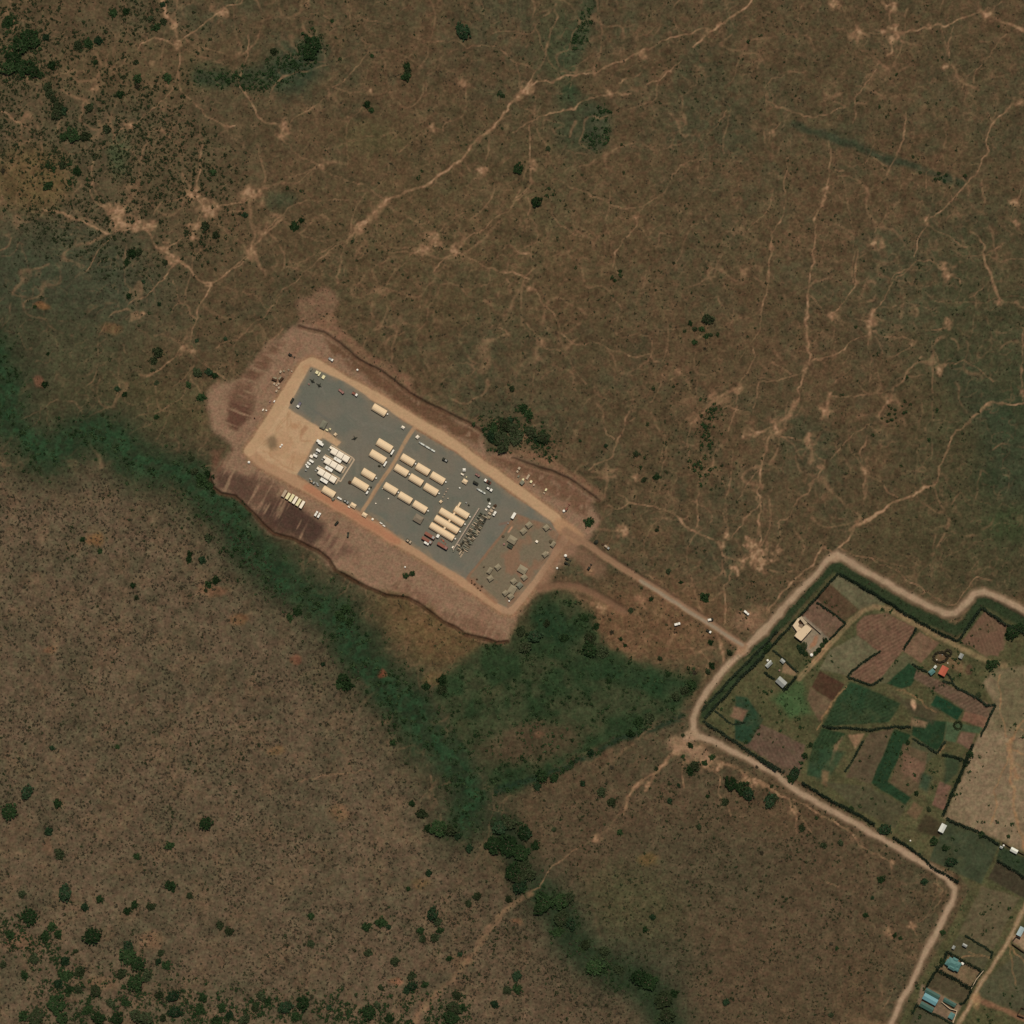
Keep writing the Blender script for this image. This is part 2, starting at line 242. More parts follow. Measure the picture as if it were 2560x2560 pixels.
for x, y, r in ((790,230,16),(1040,240,17),(630,30,12),(1010,40,14),(1680,110,17),(200,910,8),(1900,700,14),(1250,1520,10),(570,1310,8),(1290,180,7),(900,1670,22),(1390,450,8),(1860,1400,12),(1880,1540,11)): pblob(D_, x, y, r, .9)
P_(E((1120,0),(1220,90),(1330,170),(1400,235),(1440,245)), 7, .9); P_(E((1440,245),(1420,330),(1350,440),(1340,540),(1310,640),(1240,690),(1180,760),(1110,840),(1000,900)), 5, .75); P_(E((1280,700),(1350,760),(1450,820),(1520,870),(1570,920)), 4.5, .7)
P_(E((1440,245),(1540,190),(1660,90),(1740,30)), 3.6, .6); P_(E((1440,245),(1560,270),(1760,330),(1850,420),(1940,540)), 2.6, .5); P_(E((1210,130),(1140,220),(1010,320),(900,370),(860,400)), 3.4, .6)
P_(E((1210,240),(1230,370),(1300,430),(1340,490)), 3.6, .6); P_(E((1230,370),(1180,440)), 3, .5); P_(E((850,60),(850,230),(900,270),(900,350)), 3, .5); P_(E((1950,320),(1840,440),(1700,580),(1500,700)), 3, .5)
P_(E((1950,540),(1850,680),(1760,790),(1720,860)), 5, .6); P_(E((1060,600),(1130,590),(1240,650)), 3, .4); P_(E((1350,830),(1270,900),(1210,940)), 3, .4)
for x, y, r in ((1270,670,20),(940,470,15),(1430,270,10),(1340,720,12)): pblob(E, x, y, r, .75)
P_(F((260,290),(370,430),(430,520),(470,600),(510,650),(600,660),(700,660),(800,710),(920,740),(1050,745),(1080,790),(1110,800)), 4, .65); P_(F((140,230),(260,300)), 3, .5)
P_(F((0,540),(100,590)), 3, .5); P_(F((200,510),(290,600),(310,680),(430,720),(560,850),(630,950)), 3, .5); P_(F((1110,800),(1220,820),(1250,860),(1390,890),(1380,1170)), 3, .42)
P_(F((1680,960),(1600,990),(1530,1040),(1440,1100),(1380,1170),(1340,1210)), 10, .7); P_(F((1340,1210),(1340,1360),(1330,1550)), 4, .5); P_(F((1560,30),(1530,120),(1440,220)), 3.4, .5)
P_(F((1900,-20),(1870,220),(1840,470),(1780,640),(1790,760),(1710,880),(1660,950)), 3.6, .6); P_(F((1810,940),(1790,1050),(1780,1180)), 3.4, .5); P_(F((1660,970),(1650,1100),(1630,1180),(1610,1260)), 4, .6); P_(F((1600,1090),(1750,1140)), 3, .55)
P_(F((1690,1290),(1800,1280),(1932,1240)), 9, .7); P_(F((1520,1400),(1480,1500),(1440,1570),(1390,1640),(1385,1940)), 4, .6)
P_(F((900,1130),(880,1250),(820,1330),(800,1430),(690,1490),(650,1530)), 4.4, .6); P_(F((750,1230),(770,1290),(810,1310)), 4.4, .85); P_(F((880,1240),(950,1180)), 3, .5); P_(F((1130,920),(1110,1010),(1060,1060)), 4, .5)
P_(F((710,1100),(750,1200)), 3, .5); P_(F((820,1610),(850,1710),(930,1760),(850,1800),(760,1790)), 3.6, .55); P_(F((930,1760),(990,1780),(1100,1790),(1230,1840),(1280,1900),(1340,1950)), 4, .65)
P_(F((1140,1240),(1180,1360),(1150,1520),(1140,1680)), 3.2, .45); P_(F((1640,1400),(1620,1560),(1580,1750),(1570,1940)), 3, .45); P_(F((1800,1540),(1690,1680),(1660,1750)), 3.2, .5); P_(F((1270,1720),(1250,1800)), 3, .4); P_(F((1030,150),(1010,270)), 3, .35)
for x, y, r in ((1740,1280,14),(1520,1040,17),(1360,1180,13),(1670,970,11),(240,280,8),(1250,850,8),(1720,150,14),(960,1590,9),(300,640,14),(1780,1290,10)): pblob(F, x, y, r, .65)
P_(G((480,0),(465,200),(450,310),(425,430),(430,600),(440,780),(410,850),(400,940),(370,1050),(310,1150),(240,1210),(180,1290),(120,1430),(100,1500),(105,1620),(115,1700),(100,1800),(80,1960)), 5.5, .75)
P_(G((370,1050),(310,1150),(240,1210),(180,1290)), 12, .75); P_(G((290,1120),(280,1250)), 9, .5); P_(G((450,310),(540,410)), 3.2, .5); P_(G((470,650),(540,560)), 3.4, .4)
P_(G((0,1290),(130,1260),(200,1250)), 9, .75); P_(G((420,840),(310,880),(100,940)), 3.8, .6); P_(G((180,780),(310,860)), 3.2, .5); P_(G((450,800),(550,770),(650,720),(800,630),(870,600)), 4, .65)
P_(G((890,430),(870,540),(880,620)), 16, .65); P_(G((1030,240),(970,340),(930,410),(890,430)), 4.4, .65); P_(G((1030,200),(1130,130),(1210,100)), 3.2, .5); P_(G((1210,80),(1390,150),(1500,240)), 3.2, .55)
P_(G((880,550),(960,590),(1160,630),(1130,690),(1000,740)), 4, .6); P_(G((690,460),(830,500)), 3.4, .5); P_(G((870,640),(870,780),(875,930)), 2.8, .4); P_(G((770,0),(790,240),(730,320),(660,400),(620,470),(600,520)), 4, .55)
P_(G((1000,990),(750,1030),(600,1020)), 3.2, .5); P_(G((600,1010),(590,1080),(550,1180)), 10, .6); P_(G((760,720),(720,850),(620,940)), 3, .4); P_(G((1230,750),(1150,830),(1110,910),(1040,970),(990,1050),(920,1150)), 5.5, .6)
P_(G((1290,640),(1310,720),(1350,800),(1400,800),(1530,770),(1650,860),(1720,930)), 3.4, .5); P_(G((450,1290),(440,1350),(470,1470)), 14, .7); P_(G((240,1310),(430,1330)), 4, .5)
P_(G((480,1410),(560,1470),(540,1520),(520,1590),(440,1660),(360,1740),(320,1850),(240,1900)), 5, .6); P_(G((600,1460),(660,1380),(760,1280),(860,1220)), 3.4, .5); P_(G((840,1300),(800,1430),(830,1540),(810,1740)), 4.4, .5)
P_(G((860,1570),(960,1650),(1060,1710)), 4, .5); P_(G((1960,1045),(1870,1075),(1750,1070),(1680,1090),(1600,1160),(1510,1230),(1440,1290),(1400,1400),(1350,1500),(1310,1610)), 6, .75)
P_(G((1310,1610),(1200,1680),(1060,1740),(930,1820),(800,1900),(720,1960)), 9.5, .85); P_(G((1650,20),(1680,100),(1720,230),(1770,330),(1760,380)), 6.5, .75); P_(G((1770,340),(1960,420)), 5, .6)
P_(G((1910,560),(1920,760),(1925,1060)), 4.5, .5); P_(G((1560,350),(1660,280)), 3, .5); P_(G((1330,410),(1190,400),(960,400)), 3, .35); P_(G((1420,520),(1350,560),(1250,570)), 5, .5); P_(G((1280,410),(1350,440)), 3.2, .5)
for x, y, r in ((420,820,13),(200,1270,20),(350,1080,12),(880,500,17),(880,600,13),(1400,160,20),(615,480,14),(570,1120,13),(450,1330,15),(840,1540,12),(1360,830,14),(1760,370,9),(1410,520,10),(1000,1050,13),(1150,660,9),(540,1510,10),(1925,1000,10)): pblob(G, x, y, r, .75)
P_(H((-20,1250)), 1, 0) if False else None
P_(H((1250,150),(1310,210),(1440,290),(1530,320),(1560,380),(1580,410),(1690,470),(1790,400)), 5, .8); P_(H((1590,300),(1700,190),(1800,60),(1830,0)), 4, .6); P_(H((1800,130),(1810,300),(1790,380)), 6, .7); P_(H((1690,480),(1600,540),(1580,620),(1590,700),(1580,880)), 5, .75)
P_(H((1570,440),(1570,560)), 4, .6); P_(H((1550,120),(1580,230),(1560,340)), 4, .55); P_(H((1380,0),(1385,200)), 3.4, .4); P_(H((1880,760),(1830,880),(1730,970)), 4, .5); P_(H((800,220),(780,320),(750,350)), 3, .4); P_(H((1050,540),(1210,660)), 3.4, .5)
P_(H((960,680),(1050,790),(1160,850),(1220,930)), 9, .5); P_(H((1220,930),(1180,1040)), 9, .45); P_(H((1320,970),(1420,1090),(1470,1150)), 3, .5); P_(H((1530,970),(1560,1050),(1580,1140)), 10, .8); P_(H((1200,1100),(1280,1150),(1400,1190)), 3, .5); P_(H((1450,1180),(1440,1240)), 4, .5)
P_(H((570,215),(700,225),(900,240)), 6, .45); P_(H((1290,540),(1380,500),(1440,430)), 3.4, .4)
for x, y, r in ((1800,400,26),(1560,330,13),(1700,460,14),(1580,260,10),(1850,520,16),(1640,520,12),(870,230,14),(1740,330,14),(720,770,12)): pblob(H, x, y, r, .9)
P_(I((-20,330),(60,400),(110,330)), 5, .7); P_(I((90,0),(100,280)), 4, .5); P_(I((250,180),(240,360)), 4, .45)
for x, y, r in ((60,400,18),(130,470,22),(220,420,14),(250,380,9)): pblob(I, x, y, r, .8)
P_(I((540,330),(470,440),(400,530),(320,610),(230,720),(170,790)), 6, .7); P_(I((520,320),(600,390)), 8, .7); P_(I((650,370),(880,430),(1080,540),(1240,650),(1440,760),(1490,740),(1600,570),(1720,580)), 3.6, .55)
P_(I((1110,0),(950,90),(850,150),(760,210),(720,280),(640,380)), 6, .75); P_(I((1390,430),(1500,360)), 3, .3)
P_(K((1330,-20),(1240,30),(1180,120),(1100,220),(1010,260),(930,330),(895,400),(880,480)), 10, .7); P_(K((1300,100),(1270,200),(1290,310)), 4.4, .6); P_(K((1480,140),(1540,230),(1560,400),(1620,490)), 4.4, .6); P_(K((1100,230),(1040,330)), 8, .6)
P_(K((1380,40),(1550,130),(1700,200),(1760,250),(1960,340)), 9, .75); P_(K((600,680),(470,790),(380,850),(340,900),(320,990),(210,1040),(100,1110),(0,1190)), 5, .42); P_(K((900,400),(760,600),(620,680)), 6, .2)
for x, y, r in ((1380,40,34),(1450,100,24),(1300,30,22),(1260,60,16),(1720,230,12),(1550,150,10),(1040,290,9),(700,640,12)): pblob(K, x, y, r, .8)
P_(L((1960,1030),(1780,1140),(1640,1310),(1560,1440),(1440,1590),(1300,1720),(1200,1850),(1130,1950)), 17, .42); P_(L((1932,1040),(1780,1140),(1620,1380),(1480,1570)), 4, .42); P_(L((300,250),(500,225),(700,200),(870,172)), 3.6, .5)
P_(J((-20,200),(120,270),(300,370),(420,430),(560,500),(700,590),(800,690),(900,760),(1010,810),(1050,950)), 4, .75); P_(J((300,370),(340,500),(350,620)), 6, .65); P_(J((340,440),(400,540),(450,620)), 4, .6); P_(J((560,960),(640,975)), 3.6, .7)
P_(J((1150,1230),(1200,1320)), 6, .75); P_(J((1300,940),(1360,1010),(1280,1160),(1200,1230)), 3.4, .45); P_(J((1390,1000),(1360,1100),(1290,1200)), 3.4, .4); P_(J((1020,1690),(960,1830)), 4, .4); P_(J((1050,980),(1200,1230)), 3, .3)
for x, y, r in ((1000,1300,14),(1160,1250,9),(60,260,14),(330,470,10),(1020,810,7)): pblob(J, x, y, r, .75)
PATHN = PATH * (.8 + .45 * n_sml)
m = np.clip(PATHN, 0, 1)[..., None]; COL[:] = COL * (1 - m) + np.array(lin(PATHC)) * m
m = sstep(.72, 1.1, PATHN)[..., None] * .8; COL[:] = COL * (1 - m) + np.array(lin((158, 126, 96))) * m
ROUGH *= 1 - .5 * np.clip(PATHN, 0, 1)

tex = (vnoise(PX, PY, 6, 761) - .5) * .34 + (vnoise(PX, PY, 11, 763) - .5) * .26 + (fbm(PX, PY, 30, 765, 2) - .5) * .35
COL *= (1 + tex * np.clip(1 - PATH * .6, .3, 1))[..., None]
# ---- farm land east of the road
farm = I((-40,1000),(160,1060),(640,500),(980,700),(1480,1000),(1640,740),(1960,920)) + [(2700, 1600), (2700, 2700)] + J((1050,1990),(1150,1750),(1390,1330),(1560,1000),(1480,900),(1100,700),(600,400),(0,20)) + H((1400,1560),(1420,1480))
sl, m = mpoly(farm, 4); paint(sl, m, (78, 74, 48), 1)
FARM = np.zeros((NX, NX)); FARM[sl] = m
for q in range(2):
    mm = (sstep(.42, .7, fbm(PX, PY, 55 - q * 25, 301 + q, 3)) * FARM)[..., None] * .45; COL[:] = COL * (1 - mm) + np.array(lin(((88, 80, 54), (64, 66, 42))[q])) * mm
def field(pts, c, a=1, rows=None, soft=2.6, mott=.7):
    g_ = .3 * c[0] + .59 * c[1] + .11 * c[2]; c = tuple(v * .86 + g_ * .14 for v in c)
    sl, m = mpoly(pts, soft)
    m = m * (1 - mott * .5 + mott * (n_mid[sl] + n_sml[sl] - .5))
    paint(sl, np.clip(m, 0, 1), c, a, .55)
    if rows:
        t = math.radians(rows); u = (PX[sl] * math.sin(t) + PY[sl] * math.cos(t)) + wx[sl] * 3
        s_ = (np.sin(u * 2 * math.pi / 8.5) * .5 + .5) * m * .22
        COL[sl] *= (1 - s_[..., None])
field(I((650,545),(980,720),(960,765),(790,780),(590,600)), (97, 90, 62))
field(I((590,605),(790,780),(690,870),(500,700)), (84, 62, 42)); field(I((500,700),(690,880),(590,985),(390,830)), (110, 82, 62)); field(I((420,830),(590,985),(470,1110),(330,900)), (128, 112, 92), 1, None, 2, .7)
field(I((780,880),(830,830),(980,805),(1190,910),(1100,1060),(960,1240),(880,1300),(730,1250),(760,1200),(940,1080),(780,960)), (116, 84, 62), 1, 30)
field(I((780,965),(930,1075),(720,1240),(520,1200),(600,1060)), (98, 90, 62)); field(I((1210,940),(1350,1010),(1220,1150),(1080,1060)), (112, 83, 60)); field(I((1100,1080),(1200,1160),(1000,1290),(900,1300)), (84, 80, 52))
field(I((1140,1150),(1210,1210),(1150,1310),(1090,1330),(990,1290)), (34, 60, 35)); field(I((520,1210),(690,1300),(610,1420),(470,1320)), (74, 50, 34), 1, None, 2, .7); field(I((460,1320),(610,1420),(520,1560),(440,1400)), (102, 80, 56))
field(I((280,1330),(400,1250),(450,1500),(320,1530),(200,1400)), (60, 86, 46), .9, None, 14); field(I((740,1280),(1080,1430),(1000,1560),(540,1590),(640,1400)), (46, 65, 38), 1, 25); field(I((740,1290),(860,1330),(800,1480),(650,1420)), (38, 64, 38), .8, None, 10)
field(I((1190,1200),(1730,1450),(1690,1560),(1520,1480),(1380,1380),(1170,1260)), (104, 80, 60), 1, 27); field(I((1330,1370),(1510,1480),(1470,1550),(1290,1440)), (29, 60, 36)); field(I((1520,1490),(1690,1530),(1650,1600),(1500,1550)), (118, 82, 60))
field(I((1500,1630),(1600,1640),(1560,1750),(1470,1700)), (108, 80, 60)); field(I((1170,1520),(1400,1560),(1380,1680),(1330,1770),(1160,1650)), (34, 57, 33)); field(I((1400,1560),(1640,1600),(1620,1640),(1490,1620),(1460,1700),(1390,1680)), (66, 82, 52))
field(I((110,1570),(420,1720),(380,1932),(310,1932),(30,1720)), (102, 78, 60), 1, 118); field(I((-60,1380),(20,1390),(130,1540),(30,1720),(-60,1680)), (38, 62, 40)); field(H((1640,1450),(1740,1480),(1700,1560),(1620,1520)), (120, 88, 64), 1, None, 4)
field(I((540,1600),(700,1640),(560,1850),(500,1940),(430,1932),(470,1720)), (44, 64, 36), 1, 60); field(I((720,1650),(830,1640),(770,1750)), (142, 106, 74), 1, None, 3); field(I((620,1720),(680,1660),(640,1760),(590,1860)), (126, 96, 66), .8, None, 3)
field(I((860,1640),(1040,1600),(960,1750),(900,1940),(700,1940)), (88, 72, 50), 1, None, 3); field(I((1040,1610),(1150,1650),(1000,1940),(900,1940)), (34, 59, 33)); field(I((1170,1680),(1340,1770),(1240,1860),(1130,1790)), (74, 74, 48))
field(I((1120,1800),(1250,1870),(1220,1960),(1090,1960)), (108, 80, 58)); field(I((1160,1530),(1270,1560),(1250,1600),(1150,1580)), (130, 100, 70), .9, None, 4); field(I((1000,1330),(1100,1400),(1350,1470),(1300,1570),(1150,1500)), (70, 60, 42), .7, None, 8)
field(J((0,10),(110,-40),(420,100),(380,170),(340,180)), (102, 78, 60), 1, 118); field(J((440,100),(520,130),(560,260),(440,200)), (46, 66, 42), .8, None, 8); field(J((520,30),(700,60),(600,210),(500,240)), (46, 68, 42), .8, None, 6); field(J((540,180),(590,190),(570,290),(540,270)), (124, 94, 62), .8, None, 5)
field(J((870,280),(1000,0),(900,-30),(760,230)), (86, 72, 50), .9, None, 8); field(J((1000,290),(1100,0),(1270,60),(1200,320),(1100,380)), (92, 74, 50), .9); field(J((1100,60),(1250,130),(1200,260),(1090,200)), (116, 84, 62), .8, None, 5)
field(J((880,270),(1000,-20),(1090,10),(990,260),(1150,370),(1110,420)), (34, 57, 33)); field(J((1350,260),(1430,290),(1380,460),(1300,420)), (110, 78, 60)); field(J((1170,400),(1240,440),(1190,520),(1120,480)), (106, 80, 54), .9, None, 4)
field(J((560,260),(860,290),(1120,430),(1040,580),(780,450)), (76, 70, 46), .9); field(J((1390,60),(1500,100),(1470,200),(1380,280)), (44, 60, 38), .8, None, 8); field(J((1230,200),(1300,230),(1260,330),(1210,300)), (50, 70, 48), .8, None, 8)
field(J((1250,480),(1380,560),(1350,640),(1180,600)), (60, 48, 32), .8, None, 6); field(J((1395,520),(1760,690),(1640,970),(1280,800),(1350,640)), (60, 66, 43)); field(J((1740,810),(1960,920),(1960,1080),(1690,930)), (62, 54, 37)); field(J((1765,700),(1960,800),(1960,920),(1740,800)), (46, 58, 36))
field(J((1640,980),(1900,1060),(1720,1420),(1480,1310)), (92, 80, 54), 1, None, 3, .7); field(J((1480,1320),(1715,1430),(1650,1560),(1410,1430)), (78, 72, 48)); field(J((1420,1450),(1640,1570),(1560,1680),(1340,1560)), (112, 90, 62)); field(J((1330,1580),(1570,1700),(1510,1790),(1260,1680)), (76, 66, 44))
field(J((1230,1660),(1500,1800),(1440,1930),(1190,1790)), (120, 96, 72), 1, None, 3, .6); field(J((1200,1810),(1420,1940),(1130,1960)), (72, 68, 46)); field(J((1640,1640),(1960,1400),(1960,1880),(1620,1740)), (76, 72, 50), .8, None, 8)
field(J((1850,1330),(1960,1280),(1960,1440),(1860,1370)), (146, 116, 86), .9, None, 4)
pale = I((1740,1200),(1960,1170),(1960,1980)) + J((1960,760),(1780,670),(1380,510),(1440,380),(1520,200),(1590,0)) + I((1590,1720),(1740,1440),(1650,1290))
field(pale, (128, 106, 77), 1, None, 5, .55); field(I((1700,1180),(1960,1180),(1960,1650),(1700,1600),(1740,1440)), (98, 88, 58), .8, None, 22, .6)
PATH2 = np.zeros((NX, NX)); PATH, PATH0 = PATH2, PATH
for pts, w, s in ((I((1850,1680),(1850,1800),(1890,1940)), 13, .8), (I((1960,1510),(1890,1610),(1845,1700)), 9, .8), (I((1760,1230),(1770,1450),(1820,1660)), 3.6, .7), (I((1960,1800),(1850,1740)), 5, .7), (J((1830,0),(1840,100),(1860,300),(1880,560),(1960,760)), 11, .8),
    (J((1820,90),(1750,250),(1700,560)), 6, .6), (J((1850,90),(1960,190)), 5, .6), (J((1480,1490),(1570,1440),(1690,1480)), 2.6, .6), (y3((1120,470),(1300,480),(1420,560),(1540,650)), 2.4, .7), (y5((510,640),(520,780),(600,860),(740,980)), 4, .6), (y5((530,800),(570,1050),(590,1350)), 4, .45),
    (I((1960,1640),(1880,1560)), 4, .4), (I((1180,880),(1330,990)), 3, .5), (I((1390,1700),(1330,1780)), 2.5, .6), (I((700,1310),(600,1430),(500,1620)), 4, .6), (I((1060,1330),(1180,1400),(1330,1480)), 3, .6)): P_(pts, w, s)
m = np.clip(PATH, 0, 1)[..., None]; COL[:] = COL * (1 - m) + np.array(lin((148, 112, 78))) * m
sl, m = mline(I((380,1260),(480,1150),(540,1080),(640,970),(740,860),(820,790),(900,765),(1000,780),(1180,880),(1350,970),(1560,1080),(1700,1150),(1800,1170)), 13, 4, WXl, WYl); paint(sl, m, (124, 104, 74), .95, .5)
sl, m = mline(I((480,1150),(540,1080),(590,1020)), 11, 4, WXl, WYl); paint(sl, m, (152, 116, 84), .8)
sl, m = mline(I((370,1270),(480,1150),(640,970),(800,805)), 3, 1.5, WXl, WYl); paint(sl, m, (104, 92, 64), .6)
# green verge belts between the roads and the hedges
for pts, w in ((I((-40,1110),(120,1010),(260,880),(420,700),(620,480)), 22), (I((640,490),(860,620),(1080,750),(1280,850),(1460,930),(1540,880),(1640,720),(1760,770),(1960,890)), 28), (H((1440,1510),(1500,1420),(1600,1310),(1740,1170),(1880,1030)), 20)):
    sl, m = mline(pts, w, 5, WXl, WYl); paint(sl, m, (43, 55, 34), .95)
# graded roads
ROADP = [H((1960,810),(1850,940),(1720,1060),(1600,1160),(1540,1230),(1450,1360),(1390,1460),(1362,1530),(1360,1600),(1385,1650),(1500,1690),(1640,1760),(1780,1830),(1932,1920)) + J((300,278),(400,340),(600,460),(800,570),(960,660),(1150,770),(1300,860),(1400,930),(1450,1000),(1445,1070),(1400,1160),(1340,1270),(1270,1400),(1200,1560),(1130,1700),(1060,1820),(1000,1960)),
         H((1720,1060)) + I((100,950),(200,850),(350,690),(480,560),(570,450),(640,400),(700,430),(800,500),(1000,610),(1200,720),(1380,810),(1460,810),(1530,750),(1590,680),(1660,665),(1760,700),(1960,810)), J((1990,1010),(1840,1340),(1750,1480),(1640,1640),(1560,1800),(1440,1990)), J((1590,1750),(1780,1830),(1960,1910))]
for pts, w, c in ((ROADP[0], 24, (108, 88, 66)), (ROADP[1], 25, (108, 88, 66)), (ROADP[0], 13, (158, 132, 105)), (ROADP[1], 13, (156, 130, 103)), (ROADP[2], 12, (124, 102, 74)), (ROADP[2], 7, (140, 114, 84)), (ROADP[3], 12, (122, 90, 66))):
    sl, m = mline(pts, w, 3.2, WXm * .35 + PX * .65 + w2x * 4, WYm * .35 + PY * .65 + w2y * 4); paint(sl, m * (.72 + .5 * n_sml[sl]), c, .97, .4)
blob(*I((620,420))[0], 15, 13, 0, (158, 130, 102), .9)
for pts in ROADP[:3]:
    for o in (-2.6, 2.6): sl, m = mline([(a, b + o) for a, b in pts], 1.6, 1.2, WXl, WYl); paint(sl, m * brk[sl], (172, 146, 118), .45)
blob(*H((1690,1060))[0], 17, 12, -30, (150, 116, 88), .9); blob(*H((1270,1690))[0], 34, 20, -20, (140, 110, 84), .75); blob(*K((1380,60))[0], 44, 17, 15, (142, 112, 86), .7); blob(*H((1350,1640))[0], 19, 15, 0, (156, 128, 100), .9); blob(*J((1610,1770))[0], 10, 14, 0, (148, 116, 82), .8)
t2 = (vnoise(PX, PY, 6, 861) - .5) * .42 + (vnoise(PX, PY, 14, 863) - .5) * .22 + (fbm(PX, PY, 34, 865, 2) - .5) * .25
COL *= (1 + t2 * FARM * .8)[..., None]; ROUGH = np.maximum(ROUGH, FARM * .7)
# ---- camp earthworks
pad = Z((480,140),(400,180),(320,240),(250,330),(190,400),(90,430),(40,460),(30,560),(70,650),(150,720),(160,760),(60,850),(60,920),(100,960),(180,970),(290,1070),(330,1130),(430,1170),(530,1210),(640,1310),(760,1370),(870,1420),(990,1440),(1100,1490),(1180,1560),(1250,1620),(1330,1640),(1420,1670),(1490,1655),(1515,1600),(1560,1500),(1640,1400),(1760,1270),(1860,1190),(1930,1080),(1890,1000),(1920,985),(1800,900),(1700,850),(1580,790),(1500,760),(1400,765),(1370,700),(1360,650),(1290,610),(1200,570),(1120,530),(1040,490),(960,430),(880,370),(800,330),(740,290),(680,225),(600,170))
apron = V((565,560),(615,545),(640,560),(625,600),(660,640),(600,630),(560,620)); sl, m = mpoly(apron, 9, True); paint(sl, m, (122, 94, 72), .7)
for pts, w in ((Z((600,170),(700,200),(800,300),(1000,400)), 26), (Z((1480,750),(1600,760),(1750,840),(1930,970)), 22), (Z((560,160),(640,120)), 30), (Z((1000,420),(1030,480)), 18)): sl, m = mline(pts, w, 8); paint(sl, m, (122, 91, 68), .75)
sl, m = mpoly(pad, 12, True); m = np.clip(m * (.75 + .6 * n_sml[sl]), 0, 1); PAD = np.zeros((NX, NX)); PAD[sl] = m
paint(sl, m, (136, 107, 84), .94, .8)
def streaks(ang, sc, seed, ratio=7):
    t = math.radians(ang); u = PX * math.cos(t) + PY * math.sin(t); v = -PX * math.sin(t) + PY * math.cos(t)
    return fbm(u / ratio, v, sc, seed, 3)
cl_ = fbm(PX, PY, 50, 431, 3)
st1 = streaks(118, 9, 401); st2 = streaks(20, 7, 411)
m3 = (PAD * sstep(.48, .66, st1) * sstep(.4, .65, cl_))[..., None] * .42; COL[:] = COL * (1 - m3) + np.array(lin((100, 72, 55))) * m3
m3 = (PAD * sstep(.56, .72, st1) * sstep(.4, .62, cl_))[..., None] * .35; COL[:] = COL * (1 - m3) + np.array(lin((154, 118, 92))) * m3
def dk(pts, c, a, soft=9, st=None):
    sl, m = mpoly(pts, soft, True)
    if st is not None: m = m * sstep(.3, .55, st[sl])
    paint(sl, np.clip(m, 0, 1), c, a)
dk(Z((70,830),(180,850),(290,910),(240,1010),(160,960),(70,930)), (82, 61, 49), .92, 12, st1 + .10); dk(Z((330,950),(430,980),(520,1050),(600,1120),(590,1180),(530,1205),(430,1160),(330,1120),(270,1040)), (70, 52, 43), .95, 13, st1 + .13)
dk(Z((230,850),(330,900),(420,960),(350,1010),(250,1000)), (94, 70, 55), .85, 14, st1 + .05); dk(Z((60,860),(180,960),(330,1120),(520,1195),(640,1290),(600,1230),(430,1140),(280,1040),(150,930),(90,870)), (84, 62, 48), .8, 9, st1 + .1)
dk(Z((180,400),(300,300),(330,330),(260,430),(250,560),(200,640),(150,640),(140,480)), (102, 75, 57), .85, 10, st2 + .06); dk(Z((1000,1450),(1300,1560),(1480,1640),(1430,1670),(1250,1620),(1100,1500)), (108, 80, 61), .7, 12, st1 + .04)
dk(Z((610,1130),(700,1180),(760,1240),(640,1270),(580,1200)), (98, 72, 58), .8, 14, st1); dk(Z((900,1400),(1000,1370),(1150,1480),(1100,1500),(980,1440)), (108, 78, 60), .6, 12, st1); dk(Z((150,510),(240,520),(240,600),(180,650),(130,600)), (92, 64, 50), .95, 8, st2 + .05)
dk(Z((300,260),(420,200),(330,330),(270,400),(230,370)), (100, 73, 54), .8, 12, st2); dk(Z((600,190),(760,310),(960,440),(1140,545),(1360,670),(1350,730),(1100,610),(900,480),(760,360),(640,280)), (96, 70, 50), .9, 8, n_sml + .15)
dk(Z((1400,780),(1600,810),(1800,910),(1900,1000),(1850,1060),(1700,960),(1560,860),(1450,840)), (104, 76, 56), .85, 10, n_sml + .1); dk(Z((60,760),(160,740),(200,800),(80,850)), (104, 74, 56), .8, 10, st1)
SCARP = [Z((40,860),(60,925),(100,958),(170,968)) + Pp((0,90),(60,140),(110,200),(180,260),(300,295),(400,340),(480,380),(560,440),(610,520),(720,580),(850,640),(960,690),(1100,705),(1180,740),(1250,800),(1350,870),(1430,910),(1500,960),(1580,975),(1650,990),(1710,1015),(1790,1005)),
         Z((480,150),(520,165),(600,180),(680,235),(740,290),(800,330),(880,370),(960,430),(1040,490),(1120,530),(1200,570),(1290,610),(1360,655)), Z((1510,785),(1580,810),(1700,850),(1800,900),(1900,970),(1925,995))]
HZ = (fbm(PX, PY, 700, 601, 2) - .5) * 6.0 * sstep(0, 1, 1 - PAD)
HZ += (fbm(PX, PY, 26, 603, 3) - .5) * 1.1 + (n_fin - .5) * .12
FLAT = np.zeros((NX, NX))
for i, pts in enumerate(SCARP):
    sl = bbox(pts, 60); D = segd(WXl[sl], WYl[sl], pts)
    paint(sl, (1 - sstep(2.4, 7.0, D)) * (.55 + .6 * n_mid[sl]), (62, 42, 28), (.9, .6, .55)[i])  # dark line: shade of the scarp slope painted into the ground colour
# sand roads of the camp
def road(pts, w, c, a=1, soft=2.4, r=.3):
    sl, m = mline(pts, w, soft, WXl, WYl); paint(sl, m, c, a, r); FLAT[sl] = np.maximum(FLAT[sl], m)
sandp = Z((500,330),(540,335),(430,540),(590,640),(685,705),(662,726),(592,690),(560,705),(470,870),(300,810),(230,750),(300,640),(380,540),(480,370)); 
ringp = Z((240,750),(300,810),(430,880),(560,950),(700,1030),(900,1150),(1100,1265),(1300,1400),(1470,1512),(1505,1520),(1560,1450),(1650,1330),(1700,1250),(1755,1185),(1770,1150),(1720,1075),(1550,950),(1380,830),(1200,700),(1030,600),(850,490),(680,400),(540,318),(500,340),(400,500),(320,630))
sl, m = mline(ringp + [ringp[0]], 38, 7, WXl, WYl); paint(sl, m, (140, 106, 78), .8)
sl, m = mpoly(sandp, 3); paint(sl, m, (180, 147, 112), 1, .35); FLAT[sl] = np.maximum(FLAT[sl], m)
